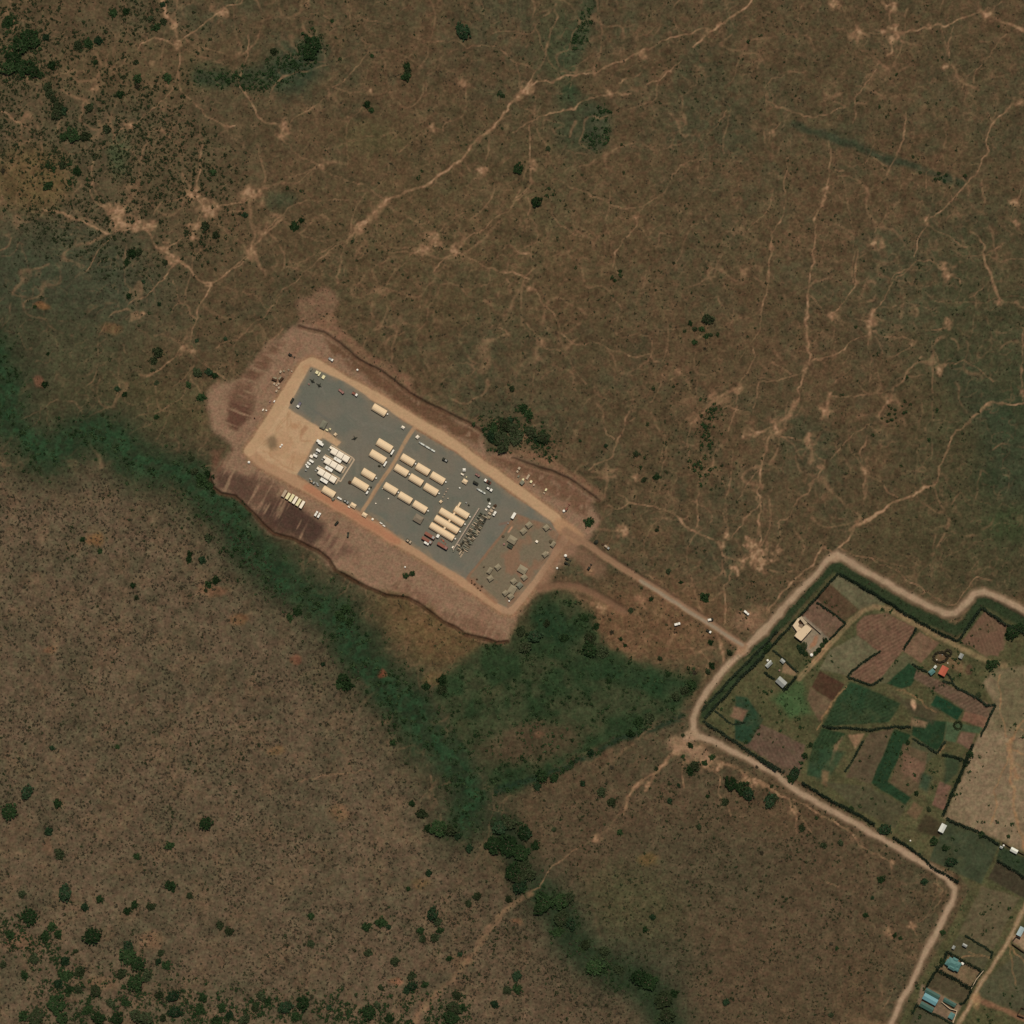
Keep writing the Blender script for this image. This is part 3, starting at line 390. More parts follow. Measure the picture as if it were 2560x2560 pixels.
road(ringp[:9], 24, (166, 130, 98)); road(ringp[8:16], 20, (160, 127, 98)); road(ringp[15:] + ringp[:1], 25, (176, 142, 107))
road(Z((520,925),(700,1032),(860,1130),(950,1180)), 20, (166, 112, 82), .75, 5)
road(H((440,200),(500,240),(560,290)), 34, (166, 128, 94), .9, 6); road(H((480,240),(600,310),(740,410),(900,510),(1060,610),(1250,730),(1420,840),(1580,945),(1700,1035)), 18, (140, 108, 82), .95, 4)
road(H((420,340),(330,620)), 30, (138, 105, 80), .6, 10); road(H((300,630),(430,612),(560,625),(660,662),(760,720),(880,790)), 18, (118, 88, 66), .85, 6); road(H((440,300),(560,380),(700,500)), 40, (128, 96, 74), .6, 14)
sl, m = mline(H((1000,585),(1250,742),(1420,850),(1580,955),(1700,1030)), 8, 2.5, WXl, WYl); paint(sl, m, (142, 128, 106), .8)
sl, m = mline(H((940,600),(1250,790),(1450,915),(1650,1040)), 2, 1.2, WXl, WYl); paint(sl, m, (98, 74, 56), .6)
# gravel
gravel = Z((535,340),(700,415),(800,480),(832,515),(900,540),(985,608),(1022,628),(1043,650),(1200,740),(1290,800),(1400,880),(1500,960),(1600,1022),(1690,1085),(1730,1150),(1690,1250),(1600,1380),(1510,1490),(1490,1507),(1440,1482),(1280,1366),(1150,1290),(1000,1190),(810,1050),(780,1045),(590,945),(470,862),(560,700),(592,690),(664,728),(684,705),(590,640),(428,542))
sl, m = mpoly(gravel, 2.2); paint(sl, m, (109, 104, 90), 1, .22); FLAT[sl] = np.maximum(FLAT[sl], m)
GR = np.zeros((NX, NX)); GR[sl] = m
mm = (sstep(.45, .7, fbm(PX, PY, 46, 501, 3)) * GR)[..., None] * .6; COL[:] = COL * (1 - mm) + np.array(lin((99, 100, 87))) * mm
mm = (sstep(.5, .75, fbm(PX, PY, 60, 511, 3)) * GR)[..., None] * .6; COL[:] = COL * (1 - mm) + np.array(lin((116, 106, 90))) * mm
yard = Z((1530,1050),(1600,1080),(1690,1100),(1730,1150),(1690,1250),(1600,1380),(1510,1490),(1490,1507),(1440,1482),(1285,1366)); sl, m = mpoly(yard, 2.5); paint(sl, m, (116, 102, 80), .85, .4)
YM = np.zeros((NX, NX)); YM[sl] = m
mm = (sstep(.48, .66, fbm(PX, PY, 38, 521, 3)) * YM)[..., None] * .75; COL[:] = COL * (1 - mm) + np.array(lin((132, 99, 76))) * mm
for pts, w, c, a in ((Z((1300,1370),(1430,1475)), 12, (140, 100, 74), .7), (Z((1525,1060),(1290,1365)), 6, (132, 100, 76), .8), (z7((640,620),(570,720)), 3.5, (190, 138, 106), .9), (z7((560,540),(400,580)), 6, (124, 92, 76), .6), (Z((1030,640),(900,860),(785,1040)), 9, (162, 130, 98), .97), (Z((900,860),(820,1000)), 3, (128, 98, 74), .5), (z6((60,1900),(0,1850)), 1, (0,0,0), 0)):
    sl, m = mline(pts, w, 1.6, WXl, WYl); paint(sl, m, c, a)
for pts, c, a in ((Z((560,420),(640,520),(760,600),(900,640),(980,660)), (118, 112, 98), .5), (Z((700,560),(760,700),(760,860),(700,960)), (122, 114, 98), .45), (Z((960,700),(1150,860),(1330,930),(1480,1000)), (118, 110, 95), .5), (Z((860,900),(1010,990),(1100,1080),(1180,1260)), (118, 110, 95), .45), (Z((1500,1010),(1430,1130),(1330,1280),(1270,1340)), (122, 112, 94), .6),
    (Z((1090,800),(1180,900),(1160,990)), (92, 94, 86), .5), (Z((480,480),(560,560),(700,650)), (92, 94, 86), .5), (Z((820,1040),(960,1150),(1120,1270)), (130, 112, 88), .5)):
    for o in (-3, 3): sl, m = mline([(x_ + o * .5, y_ + o) for x_, y_ in pts], 3.0, 2.2); paint(sl, m * brk[sl], c, a)
sl, m = mpoly(gravel, 9, False, -6); e_ = np.zeros((NX, NX)); e_[sl] = m; e_ = np.clip(GR - e_, 0, 1) * sstep(.3, .65, n_sml); COL[:] = COL * (1 - e_[..., None] * .6) + np.array(lin((140, 118, 92))) * e_[..., None] * .6
for pts in (Z((440,560),(420,640),(470,720),(440,820)), Z((440,560),(380,640),(330,760)), Z((480,600),(500,690),(540,700)), Z((300,740),(360,780),(460,850)), Z((400,640),(300,720))):
    for o in (-2.4, 2.4): sl, m = mline([(x_ + o, y_ + o * .4) for x_, y_ in pts], 2.2, 1.5); paint(sl, m * brk[sl], (158, 120, 86), .7)
sp = np.zeros((NX, NX)); sl, m = mpoly(sandp, 5); sp[sl] = m; q_ = (sp * sstep(.45, .7, n_mid))[..., None] * .5; COL[:] = COL * (1 - q_) + np.array(lin((164, 124, 90))) * q_
blob(*Z((350,705))[0], 15, 17, 0, (112, 94, 70), .8); blob(*Z((455,620))[0], 12, 7, 0, (160, 118, 84), .7); blob(*Z((510,645))[0], 6, 12, 30, (150, 106, 76), .7)
sl, m = mline(z7((1170,1310),(1260,1240)), 2.4, 1); paint(sl, m, (90, 78, 58), .8)
# building-yard soils
for pts, c in ((y1((330,180),(440,270),(900,640),(620,930),(480,800),(350,680),(560,430)), (136, 118, 92)), (y2((1010,0),(1900,0),(1840,200),(1500,340)), (112, 82, 60)), (y6((850,600),(1230,850),(1150,960),(800,880)), (140, 108, 76))): field(pts, c, .8, None, 3, .7)
blob(*y1((600,660))[0], 7, 16, 30, (150, 104, 74), .8); blob(*y2((1150,600))[0], 12, 10, 10, (84, 66, 48), .95, .1); blob(*y2((580,340))[0], 18, 13, 0, (104, 78, 58), .8); blob(*y2((30,1320))[0], 7, 9, 0, (190, 150, 116), .8); blob(*y2((850,500))[0], 30, 12, 30, (120, 92, 66), .6)
field(I((1660,800),(1820,900),(1750,1110),(1500,1010)), (112, 82, 60), 1, 110)

# ---------------------------------------------------------------- relief
flat = np.clip(np.maximum(FLAT, PAD * .55), 0, 1); HZ *= (1 - flat)
HZ += PAD * (1 - flat) * (st1 - .5) * .7 * sstep(.4, .65, n_mid)
for i, pts in enumerate(SCARP):
    sl = bbox(pts, 60); D = segd(WXl[sl], WYl[sl], pts); HZ[sl] -= np.exp(-(D / 3.2) ** 2) * (1.9, 1.3, 1.3)[i]
    HZ[sl] += np.exp(-((D - 8) / 4.0) ** 2) * .35
for pts in ROADP:
    sl, m = mline(pts, 22, 6, WXl, WYl); HZ[sl] *= (1 - m)
def gz(px, py):
    i = min(NX - 1, max(0, int(round((px - fx[0]) / STEP)))); j = min(NX - 1, max(0, int(round((py - fx[0]) / STEP))))
    return float(HZ[j, i])

# the ground sheet: fine grid where the photo looks, coarse rows out to the horizon
ext = np.array([-60000, -30000, -15000, -7000, -3500, -1500, -600, -300.])
gxs = np.concatenate([ext, fx, (2560 - ext)[::-1]]); K0 = len(ext); NG = len(gxs)
def padg(Mx, const=None):
    R = np.pad(Mx, ((K0, K0), (K0, K0)), mode='edge'); return R
GX, GY = np.meshgrid(gxs, gxs)
Zg = padg(HZ); far = np.ones((NG, NG), bool); far[K0:-K0, K0:-K0] = False; Zg[far] = 0
Zg += -.0
CG = np.stack([padg(COL[..., k]) for k in range(3)], -1); CG[far] = base * .9
RG = padg(ROUGH); RG[far] = 1
co = np.stack([(GX - 1280) * S, (1280 - GY) * S, Zg], -1).reshape(-1, 3).astype(np.float32)
idx = np.arange(NG * NG).reshape(NG, NG)
quads = np.stack([idx[1:, :-1], idx[1:, 1:], idx[:-1, 1:], idx[:-1, :-1]], -1).reshape(-1, 4).astype(np.int32)
def fast_mesh(name, co, faces, mats, smooth=False):
    me = bpy.data.meshes.new(name); k = faces.shape[1]
    me.vertices.add(len(co)); me.vertices.foreach_set("co", np.ascontiguousarray(co, np.float32).ravel())
    me.loops.add(faces.size); me.loops.foreach_set("vertex_index", np.ascontiguousarray(faces, np.int32).ravel())
    me.polygons.add(len(faces)); me.polygons.foreach_set("loop_start", np.arange(0, faces.size, k, dtype=np.int32)); me.polygons.foreach_set("loop_total", np.full(len(faces), k, np.int32))
    if smooth: me.polygons.foreach_set("use_smooth", np.ones(len(faces), bool))
    me.update(calc_edges=True)
    for m in mats: me.materials.append(m)
    return me

def new_mat(name):
    m = bpy.data.materials.new(name); m.use_nodes = True; nt = m.node_tree
    b = nt.nodes["Principled BSDF"]; b.inputs["Roughness"].default_value = .9
    b.inputs["Specular IOR Level"].default_value = .15
    return m, nt, b
def noise(nt, scale, detail=3, rough=.6, vec=None):
    n = nt.nodes.new("ShaderNodeTexNoise"); n.inputs["Scale"].default_value = scale; n.inputs["Detail"].default_value = detail; n.inputs["Roughness"].default_value = rough
    if vec: nt.links.new(vec, n.inputs["Vector"])
    return n
def mathn(nt, op, a, b, c=None):
    n = nt.nodes.new("ShaderNodeMath"); n.operation = op
    for i, v in enumerate((a, b, c)):
        if v is None: continue
        if isinstance(v, (int, float)): n.inputs[i].default_value = v
        else: nt.links.new(v, n.inputs[i])
    return n.outputs[0]
def ground_material():
    m, nt, b = new_mat("savanna_soil")
    at = nt.nodes.new("ShaderNodeAttribute"); at.attribute_name = "cover"; at.attribute_type = 'GEOMETRY'
    tc = nt.nodes.new("ShaderNodeTexCoord"); ob = tc.outputs["Object"]
    n1 = noise(nt, .55, 4, .7, ob); n2 = noise(nt, .12, 3, .6, ob); n3 = noise(nt, .25, 2, .5, ob)
    s = mathn(nt, 'ADD', mathn(nt, 'MULTIPLY_ADD', n1.outputs[0], 2.3, -1.15), mathn(nt, 'MULTIPLY_ADD', n2.outputs[0], .8, -.4))
    amt = mathn(nt, 'MULTIPLY', at.outputs["Alpha"], .80)
    f = mathn(nt, 'MAXIMUM', mathn(nt, 'MULTIPLY_ADD', s, amt, 1.0), .35)
    vm = nt.nodes.new("ShaderNodeVectorMath"); vm.operation = 'SCALE'; nt.links.new(at.outputs["Color"], vm.inputs[0]); nt.links.new(f, vm.inputs["Scale"])
    hue = nt.nodes.new("ShaderNodeMixRGB"); hue.blend_type = 'MULTIPLY'; nt.links.new(vm.outputs[0], hue.inputs[1])
    rr = nt.nodes.new("ShaderNodeValToRGB"); rr.color_ramp.elements[0].position = .35; rr.color_ramp.elements[0].color = (.93, 1.03, .97, 1); rr.color_ramp.elements[1].position = .65; rr.color_ramp.elements[1].color = (1.07, .98, 1.0, 1)
    nt.links.new(n3.outputs[0], rr.inputs[0]); nt.links.new(rr.outputs[0], hue.inputs[2]); nt.links.new(mathn(nt, 'MULTIPLY', at.outputs["Alpha"], .9), hue.inputs[0])
    nt.links.new(hue.outputs[0], b.inputs["Base Color"]); b.inputs["Roughness"].default_value = .95; b.inputs["Specular IOR Level"].default_value = .05
    bp = nt.nodes.new("ShaderNodeBump"); bp.inputs["Strength"].default_value = .5; bp.inputs["Distance"].default_value = .35
    nt.links.new(n1.outputs[0], bp.inputs["Height"]); nt.links.new(bp.outputs[0], b.inputs["Normal"])
    return m
gm = fast_mesh("ground", co, quads, [ground_material()], True)
ca = gm.attributes.new("cover", 'FLOAT_COLOR', 'POINT')
ca.data.foreach_set("color", np.concatenate([CG.reshape(-1, 3), RG.reshape(-1, 1)], 1).astype(np.float32).ravel())
ground = bpy.data.objects.new("ground", gm); C.objects.link(ground); ground["kind"] = "structure"; ground["label"] = "dry brown savanna ground crossed by foot paths, sand roads and ploughed plots"

# ---------------------------------------------------------------- vegetation
def leaf_material(name, dark, light, olv=None):
    m, nt, b = new_mat(name)
    tc = nt.nodes.new("ShaderNodeTexCoord"); oi = nt.nodes.new("ShaderNodeObjectInfo"); geo = nt.nodes.new("ShaderNodeNewGeometry")
    n = noise(nt, .9, 3, .7, geo.outputs["Position"]); r = nt.nodes.new("ShaderNodeValToRGB")
    e = r.color_ramp.elements; e[0].position = .32; e[0].color = (*dark, 1); e[1].position = .7; e[1].color = (*light, 1)
    if olv: q = r.color_ramp.elements.new(.52); q.color = (*olv, 1)
    f = mathn(nt, 'ADD', n.outputs[0], mathn(nt, 'MULTIPLY_ADD', oi.outputs["Random"], .24, -.12)); nt.links.new(f, r.inputs[0])
    nt.links.new(r.outputs[0], b.inputs["Base Color"]); b.inputs["Roughness"].default_value = .9; b.inputs["Specular IOR Level"].default_value = .03
    return m
M_TREE = leaf_material("tree_leaves", (.010, .021, .007), (.042, .072, .025), (.022, .041, .014))
M_TEAL = leaf_material("blue_green_leaves", (.011, .024, .010), (.040, .070, .032), (.023, .042, .018))
M_BUSH = leaf_material("thorn_leaves", (.019, .026, .010), (.060, .074, .034), (.035, .045, .019))
M_DRY = leaf_material("dry_scrub", (.034, .028, .015), (.084, .070, .043), (.052, .043, .025))
M_MARSH = leaf_material("marsh_leaves", (.015, .026, .009), (.056, .088, .034), (.031, .048, .018))
M_HEDGE = leaf_material("hedge_leaves", (.010, .016, .009), (.034, .046, .026), (.018, .027, .014))
def plain(name, rgb, rough=.8, metal=0, var=.12, scale=2.0, lin_=True):
    m, nt, b = new_mat(name); c = lin(rgb) if lin_ else rgb
    geo = nt.nodes.new("ShaderNodeNewGeometry"); n = noise(nt, scale, 3, .6, geo.outputs["Position"])
    vm = nt.nodes.new("ShaderNodeVectorMath"); vm.operation = 'SCALE'; vm.inputs[0].default_value = c
    nt.links.new(mathn(nt, 'MULTIPLY_ADD', n.outputs[0], var * 2.5, 1 - var * 1.25), vm.inputs["Scale"]); nt.links.new(vm.outputs[0], b.inputs["Base Color"])
    b.inputs["Roughness"].default_value = rough; b.inputs["Metallic"].default_value = metal
    return m
M_BARK = plain("bark", (92, 76, 60))

def leaf_tris(cen, R, K, hgt, size, rng, lobes=1, zmin=0.0):
    """cen (n,3), R (n,) -> many leaf-sized triangles spread through domed crowns"""
    n = len(cen)
    th = rng.rand(n, K) * 2 * np.pi; rr = np.sqrt(rng.rand(n, K)); 
    ang_w = 1 + .22 * np.sin(th * 2 + rng.rand(n, 1) * 6.28) + .18 * np.sin(th * 3 + rng.rand(n, 1) * 6.28)
    rad = rr * ang_w
    zt = np.sqrt(np.clip(1 - (rr * .96) ** 2, 0, 1)); z = zmin + zt * hgt * (1 - .35 * rng.rand(n, K) ** 2)
    c = np.stack([np.cos(th) * rad, np.sin(th) * rad, z], -1) * R[:, None, None] + cen[:, None, :]
    s = (size * R[:, None] * (.6 + .8 * rng.rand(n, K)))[..., None]
    a = rng.randn(n, K, 3); a[..., 2] *= .45; a /= np.linalg.norm(a, axis=-1, keepdims=True)
    b = rng.randn(n, K, 3); b[..., 2] *= .6; b -= (b * a).sum(-1, keepdims=True) * a; b /= np.linalg.norm(b, axis=-1, keepdims=True) + 1e-6
    v = np.stack([c + a * s, c - a * s * .6 + b * s * .9, c - a * s * .5 - b * s * .9], 2).reshape(-1, 3)
    v[:, 2] = np.maximum(v[:, 2], cen[:, 2].min() - 1)
    return v
def tri_mesh(name, v, mat):
    f = np.arange(len(v), dtype=np.int32).reshape(-1, 3); return fast_mesh(name, v, f, [mat])

def sample(dens, n, rng):
    x = rng.rand(n) * 2620 - 30; y = rng.rand(n) * 2620 - 30
    i = ((x - fx[0]) / STEP).round().astype(int); j = ((y - fx[0]) / STEP).round().astype(int)
    k = rng.rand(n) < dens[j, i]; x, y, i, j = x[k], y[k], i[k], j[k]
    return x, y, HZ[j, i]
def cen3(x, y, z): return np.stack([(x - 1280) * S, (1280 - y) * S, z], -1)
OPEN = np.clip(1 - np.maximum(np.maximum(FLAT, PAD * 1.2), np.clip(PATH0 * 1.5, 0, 1)), 0, 1)
for pts in ROADP:
    sl, m = mline(pts, 18, 3, WXl, WYl); OPEN[sl] *= 1 - m
def emask(cx, cy, rx, ry, soft=.35):
    d = np.sqrt(((WXm - cx / .7547) / (rx / .7547)) ** 2 + ((WYm - cy / .7547) / (ry / .7547)) ** 2); return 1 - sstep(1 - soft, 1 + soft, d)
cl1 = fbm(PX, PY, 75, 801, 4); cl2 = fbm(PX, PY, 30, 811, 3)
NWM = np.clip(emask(120, 130, 230, 200) + emask(250, 360, 190, 150) + emask(120, 330, 110, 130) - emask(55, 345, 55, 45) - .8 * emask(300, 100, 60, 50), 0, 1)
RM = RIV.copy()
for pl, w in ((riv2, 70), (riv3, 74)):
    sl, m = mline(pl, w, 22); RM[sl] = np.maximum(RM[sl], m)
def stuff(name, label, v, mat):
    o = bpy.data.objects.new(name, tri_mesh(name, v, mat)); C.objects.link(o); o["kind"] = "stuff"; o["label"] = label
rng = np.random.RandomState(42)
NF = (1 - FARM)
# brown tussocks of the south-western slope
d = SWMASK * OPEN * NF * (.25 + .75 * sstep(.32, .62, cl1 * .5 + cl2 * .5)); x, y, z = sample(d, 120000, rng)
R = .38 + .60 * rng.rand(len(x)) ** 2.3
stuff("dry_tussocks", "countless small dry tussocks dotting the brown slope", leaf_tris(cen3(x, y, z), R, 8, .7, .62, rng), M_DRY)
d = SWMASK * OPEN * NF * sstep(.48, .7, cl1); x, y, z = sample(d, 14000, rng); R = .5 + .8 * rng.rand(len(x)) ** 2
V1 = leaf_tris(cen3(x, y, z), R, 12, .75, .5, rng)
# grey-green thorn scrub of the north-west
d = NWM * OPEN * sstep(.30, .50, cl1 * .55 + cl2 * .45) * (1 - .8 * RM) * (1 - .5 * emask(100, 640, 180, 140)); x, y, z = sample(d, 150000, rng); R = .42 + .95 * rng.rand(len(x)) ** 3.0
V2 = leaf_tris(cen3(x, y, z), R, 14, .75, .48, rng)
# thin scatter on the open grassland, denser around the thicket spots
oth = np.clip(1 - SWMASK - NWM * .7 - LUSH - RM, 0, 1) * OPEN * NF
spots = np.clip(emask(1360, 430, 60, 40) + emask(770, 120, 60, 50) + emask(700, 420, 60, 40) + emask(1020, 380, 40, 40) + emask(960, 240, 70, 60) + emask(1290, 520, 60, 40) + emask(1020, 460, 40, 30) + emask(1330, 780, 60, 90) + emask(900, 850, 60, 60) + emask(1000, 880, 40, 60), 0, 1)
SEM = emask(1310, 1690, 430, 300)
d = oth * np.clip(.10 + .55 * sstep(.5, .72, cl1) + .3 * spots, 0, 1); x, y, z = sample(d, 34000, rng); R = .36 + .7 * rng.rand(len(x)) ** 2.6
V3 = leaf_tris(cen3(x, y, z), R, 9, .8, .55, rng)
d = SEM * OPEN * NF * (1 - RM) * (.2 + .8 * sstep(.4, .62, cl1 * .5 + cl2 * .5)); x, y, z = sample(d, 40000, rng); R = .36 + .8 * rng.rand(len(x)) ** 2.8
V4 = leaf_tris(cen3(x, y, z), R, 11, .75, .52, rng)
stuff("thorn_scrub", "low thorn scrub scattered over the open savanna", np.concatenate([V1, V2, V3, V4]), M_BUSH)
d = np.clip(oth * .25 + SEM * OPEN * NF * .4, 0, 1) * (.2 + .8 * sstep(.4, .6, cl2)); x, y, z = sample(d, 110000, rng); R = .32 + .42 * rng.rand(len(x)) ** 2
stuff("grass_tufts", "small brown grass tufts over the open ground", leaf_tris(cen3(x, y, z), R, 6, .7, .7, rng), M_DRY)
# lush meadow and the drainage line
d = np.clip(LUSH * .55 + RM * .8, 0, 1) * OPEN * (.3 + .7 * sstep(.35, .6, cl2)); x, y, z = sample(d, 70000, rng); R = .5 + .95 * rng.rand(len(x)) ** 2.2
stuff("marsh_plants", "rank green plants filling the damp hollow and the meadow", leaf_tris(cen3(x, y, z), R, 12, .7, .5, rng), M_MARSH)
x, y, z = sample(np.clip(LUSH * .45 + RM * .5, 0, 1) * OPEN * sstep(.40, .62, cl1 * .4 + cl2 * .6), 100000, rng); R = .5 + 1.1 * rng.rand(len(x)) ** 2.4
stuff("swamp_bushes", "dark low bushes crowding the damp hollow", leaf_tris(cen3(x, y, z), R, 16, .9, .42, rng), M_TREE)
tk = np.zeros((NX, NX)); sl, m = mline(tl, 15, 4); tk[sl] = m
for pts, w in ((B((0,540),(120,540),(250,480),(360,400),(440,320)), 64), (A((1380,540),(1470,530),(1560,560)), 36), (Cc((700,800),(690,950)), 56), (Cc((640,30),(600,200),(560,300)), 34), (A((60,180),(160,330),(120,450)), 70), (N_((400,1850),(900,1750),(1500,1860)), 130), (N_((100,1300),(400,1550)), 90), (L((100,1820),(900,1850),(1450,1850)), 80), (A((400,1150),(480,1220)), 60), (F((-30,1260),(60,1280),(200,1270),(330,1320)), 66), (F((190,1110),(230,1150)), 26), (F((320,1430),(430,1480)), 16), (F((1500,1120),(1400,1560)), 50)):
    sl, m = mline(pts, w, w * .35); tk[sl] = np.maximum(tk[sl], m)
x, y, z = sample(np.clip(tk + FARM * .12 * sstep(.5, .65, cl1), 0, 1) * OPEN * (.15 + .85 * sstep(.38, .56, cl2)), 210000, rng); R = .5 + 1.1 * rng.rand(len(x)) ** 2.2
stuff("thicket_shrubs", "green thicket shrubs closing up in loose patches", leaf_tris(cen3(x, y, z), R, 14, .8, .46, rng), M_TREE)
# crops
crop = np.zeros((NX, NX))
for pts in (I((1140,1150),(1210,1210),(1150,1310),(1090,1330),(990,1290)), I((740,1280),(1080,1430),(1000,1560),(540,1590),(640,1400)), I((1330,1370),(1510,1480),(1470,1550),(1290,1440)), I((1170,1520),(1400,1560),(1380,1680),(1330,1770),(1160,1650)), I((540,1600),(700,1640),(560,1850),(500,1940),(430,1932),(470,1720)), I((1040,1610),(1150,1650),(1000,1940),(900,1940)),
            J((880,270),(1000,-20),(1090,10),(990,260),(1150,370),(1110,420)), J((1765,700),(1960,800),(1960,920),(1740,800)), I((280,1330),(400,1250),(450,1500),(320,1530),(200,1400))):
    sl, m = mpoly(pts, 1.5); crop[sl] = np.maximum(crop[sl], m)
for pts, w in ((I((-40,1110),(120,1010),(260,880),(420,700),(620,480)), 20), (I((640,490),(860,620),(1080,750),(1280,850),(1460,930),(1540,880),(1640,720),(1760,770),(1960,890)), 24), (H((1440,1510),(1500,1420),(1600,1310),(1740,1170),(1880,1030)), 18),
               (J((1560,1000),(1500,1170),(1420,1320),(1330,1530),(1230,1700),(1080,1932)), 16), (J((0,60),(280,220),(560,390),(760,500),(1040,680),(1300,850),(1480,950)), 10)):
    sl, m = mline(pts, w, 4, WXl, WYl); crop[sl] = np.maximum(crop[sl], m * .8)
x, y, z = sample(crop * OPEN * (.3 + .7 * cl2), 90000, rng); R = .35 + .4 * rng.rand(len(x))
stuff("green_crops", "green crops and weeds on the small plots and verges", leaf_tris(cen3(x, y, z), R, 8, .7, .55, rng), M_MARSH)

# individual bushes and trees -----------------------------------------------
def crown_mesh(name, seed, K, hgt, zmin, mat, size=.2, lobes=5):
    r = np.random.RandomState(seed); V_ = []
    for i in range(lobes):
        a = i * 6.283 / lobes + r.rand(); q = .52 * (.6 + .5 * r.rand()); rad = .62 * (.75 + .5 * r.rand())
        V_.append(leaf_tris(np.array([[math.cos(a) * q, math.sin(a) * q, zmin * (.8 + .4 * r.rand())]]), np.array([rad]), K // lobes, hgt * (.8 + .5 * r.rand()), size / rad, r))
    V_.append(leaf_tris(np.array([[0, 0, zmin]]), np.array([.6]), K // lobes, hgt * 1.5, size / .6, r))
    return tri_mesh(name, np.concatenate(V_), mat)
BUSH = [crown_mesh("bush", 100 + i, 210, .55, .02, (M_TREE, M_TREE, M_BUSH, M_TREE, M_TEAL, M_BUSH)[i], .2, 4 + i % 4) for i in range(6)]
BUSHD = [crown_mesh("bush", 150 + i, 150, .5, .02, M_DRY, .2, 5) for i in range(2)]
CROWN = [crown_mesh("crown", 200 + i, 330, .5, .34, (M_TREE, M_TEAL, M_TREE, M_BUSH)[i], .17, 5 + i) for i in range(4)]
def trunk_mesh(seed):
    r = random.Random(seed); vs = []; fs = []
    def limb(p, q, r0, r1, n=6):
        d = (q - p).normalized(); u = d.orthogonal().normalized(); w = d.cross(u); b = len(vs)
        for P, R_ in ((p, r0), (q, r1)):
            for k in range(n): vs.append(P + (u * math.cos(k * 6.283 / n) + w * math.sin(k * 6.283 / n)) * R_)
        for k in range(n): fs.append((b + k, b + (k + 1) % n, b + n + (k + 1) % n, b + n + k))
    top = Vector((.03, .02, .5)); limb(Vector((0, 0, -.06)), top, .075, .05)
    for k in range(5):
        a = k * 1.257 + r.random(); limb(top, Vector((math.cos(a) * .45, math.sin(a) * .45, .78 + .2 * r.random())), .045, .015)
    me = bpy.data.meshes.new("trunk"); me.from_pydata([tuple(v) for v in vs], [], fs); me.materials.append(M_BARK); return me
TRUNK = [trunk_mesh(i) for i in range(2)]
def props(o, label, cat, group=None):
    o["label"] = label; o["category"] = cat
    if group: o["group"] = group
rg = random.Random(7)
def tree(x, y, r, label, group="trees in the savanna and the hollow", var=None):
    t = bpy.data.objects.new("tree", None); C.objects.link(t); t.empty_display_size = 1
    wx_, wy_ = W(x, y); R = r * S; t.location = (wx_, wy_, gz(x, y)); t.rotation_euler.z = rg.random() * 6.28
    props(t, label, "tree", group); h = min(R, 4.6) * (.85 + .25 * rg.random())
    k = rg.randrange(4) if var is None else var
    c = bpy.data.objects.new("crown", CROWN[k]); C.objects.link(c); c.parent = t; c.scale = (R, R * (.85 + .2 * rg.random()), h)
    s = bpy.data.objects.new("trunk", TRUNK[k % 2]); C.objects.link(s); s.parent = t; s.scale = (R, R, h)
def bush(x, y, r, label, group, dry=False, st=1.0):
    me = (BUSHD if dry else BUSH)[rg.randrange(2 if dry else 6)]
    o = bpy.data.objects.new("bush", me); C.objects.link(o); wx_, wy_ = W(x, y); R = r * S
    o.location = (wx_, wy_, gz(x, y)); o.rotation_euler.z = rg.random() * 6.28; o.scale = (R * (.85 + .3 * rg.random()) * st, R * (.85 + .3 * rg.random()), min(R, 3.6) * (1.0 + .3 * rg.random()))
    props(o, label, "bush", group)
TB = []   # (x, y, r, zone)
def put(T, zone, *items):
    for a, b, r in items: x, y = T((a, b))[0]; TB.append((x, y, r, zone))
put(N_, "sw", (190,330,20),(60,460,23),(340,600,14),(410,760,15),(400,410,13),(445,1025,24),(155,1035,12),(690,1070,13),(585,1130,13),(210,1190,23),(70,1320,14),(310,1330,16),(360,1260,14),(400,1310,14),(640,1330,25),(880,1150,13),(930,1110,12),(1040,1120,12),(1420,540,18),(1170,700,15),(945,775,10),(1180,980,14),(1310,1045,10),(1520,1250,12),(1580,1290,12),(890,1400,18),(880,1470,24),(950,1510,20),(840,1580,14),(1110,1440,12),(1150,1525,14),(1095,1500,11),(235,1480,14),(445,1500,15),(550,1570,16),(450,1600,16),(400,1660,16),(480,1690,12),(540,1690,12),(660,1700,17),(390,1790,30),(430,1890,18),(250,1880,27),(160,1880,14),(600,1840,14),(680,1890,18),(810,1890,20),(930,1640,22),(1010,1600,15),(940,1870,20),(1010,1890,20),(1100,1730,14),(1195,1740,18),(1210,1850,20),(1400,1750,15),(1370,1830,16),(1125,1890,12),(1530,1820,14),(1580,1870,14),(1800,1740,14),(1850,1770,10),(1760,1820,12),(1690,1900,16),(1490,1920,18),(520,1430,8),(765,1790,12),(870,1790,10),(20,1520,10),(170,1600,11))
put(L, "south", (1270,1170,19),(1310,1225,14),(1190,1290,12),(1205,1345,12),(1290,1335,14),(1325,1285,10),(920,1230,15),(820,1260,14),(970,1260,8),(830,1440,14),(1015,1500,12),(435,1190,12),(435,1380,10),(1130,1600,14),(1130,1670,17),(1090,1700,12),(1220,1660,12),(915,1680,9),(260,1810,20),(380,1790,20),(330,1880,15),(840,1850,20),(890,1800,12),(975,1890,14),(1440,1730,14),(1420,1820,22),(1400,1890,20),(1480,1820,10),(1700,1800,13),(1250,890,10),(1520,1100,10),(1580,1050,12),(1860,1600,14),(1860,1690,14),(1790,1700,12),(1460,1450,8),(1390,1480,9),(560,1820,8),(1105,1000,8))
put(L, "hollow", (1740,570,22),(1800,545,20),(1900,610,20),(1700,700,26),(1800,700,30),(1880,750,26),(1830,880,26),(1900,850,22),(1870,980,20),(1320,580,26),(1390,590,18),(1240,580,12),(1200,480,16),(1450,640,12),(1530,720,12),(1800,1070,10),(1130,410,10))
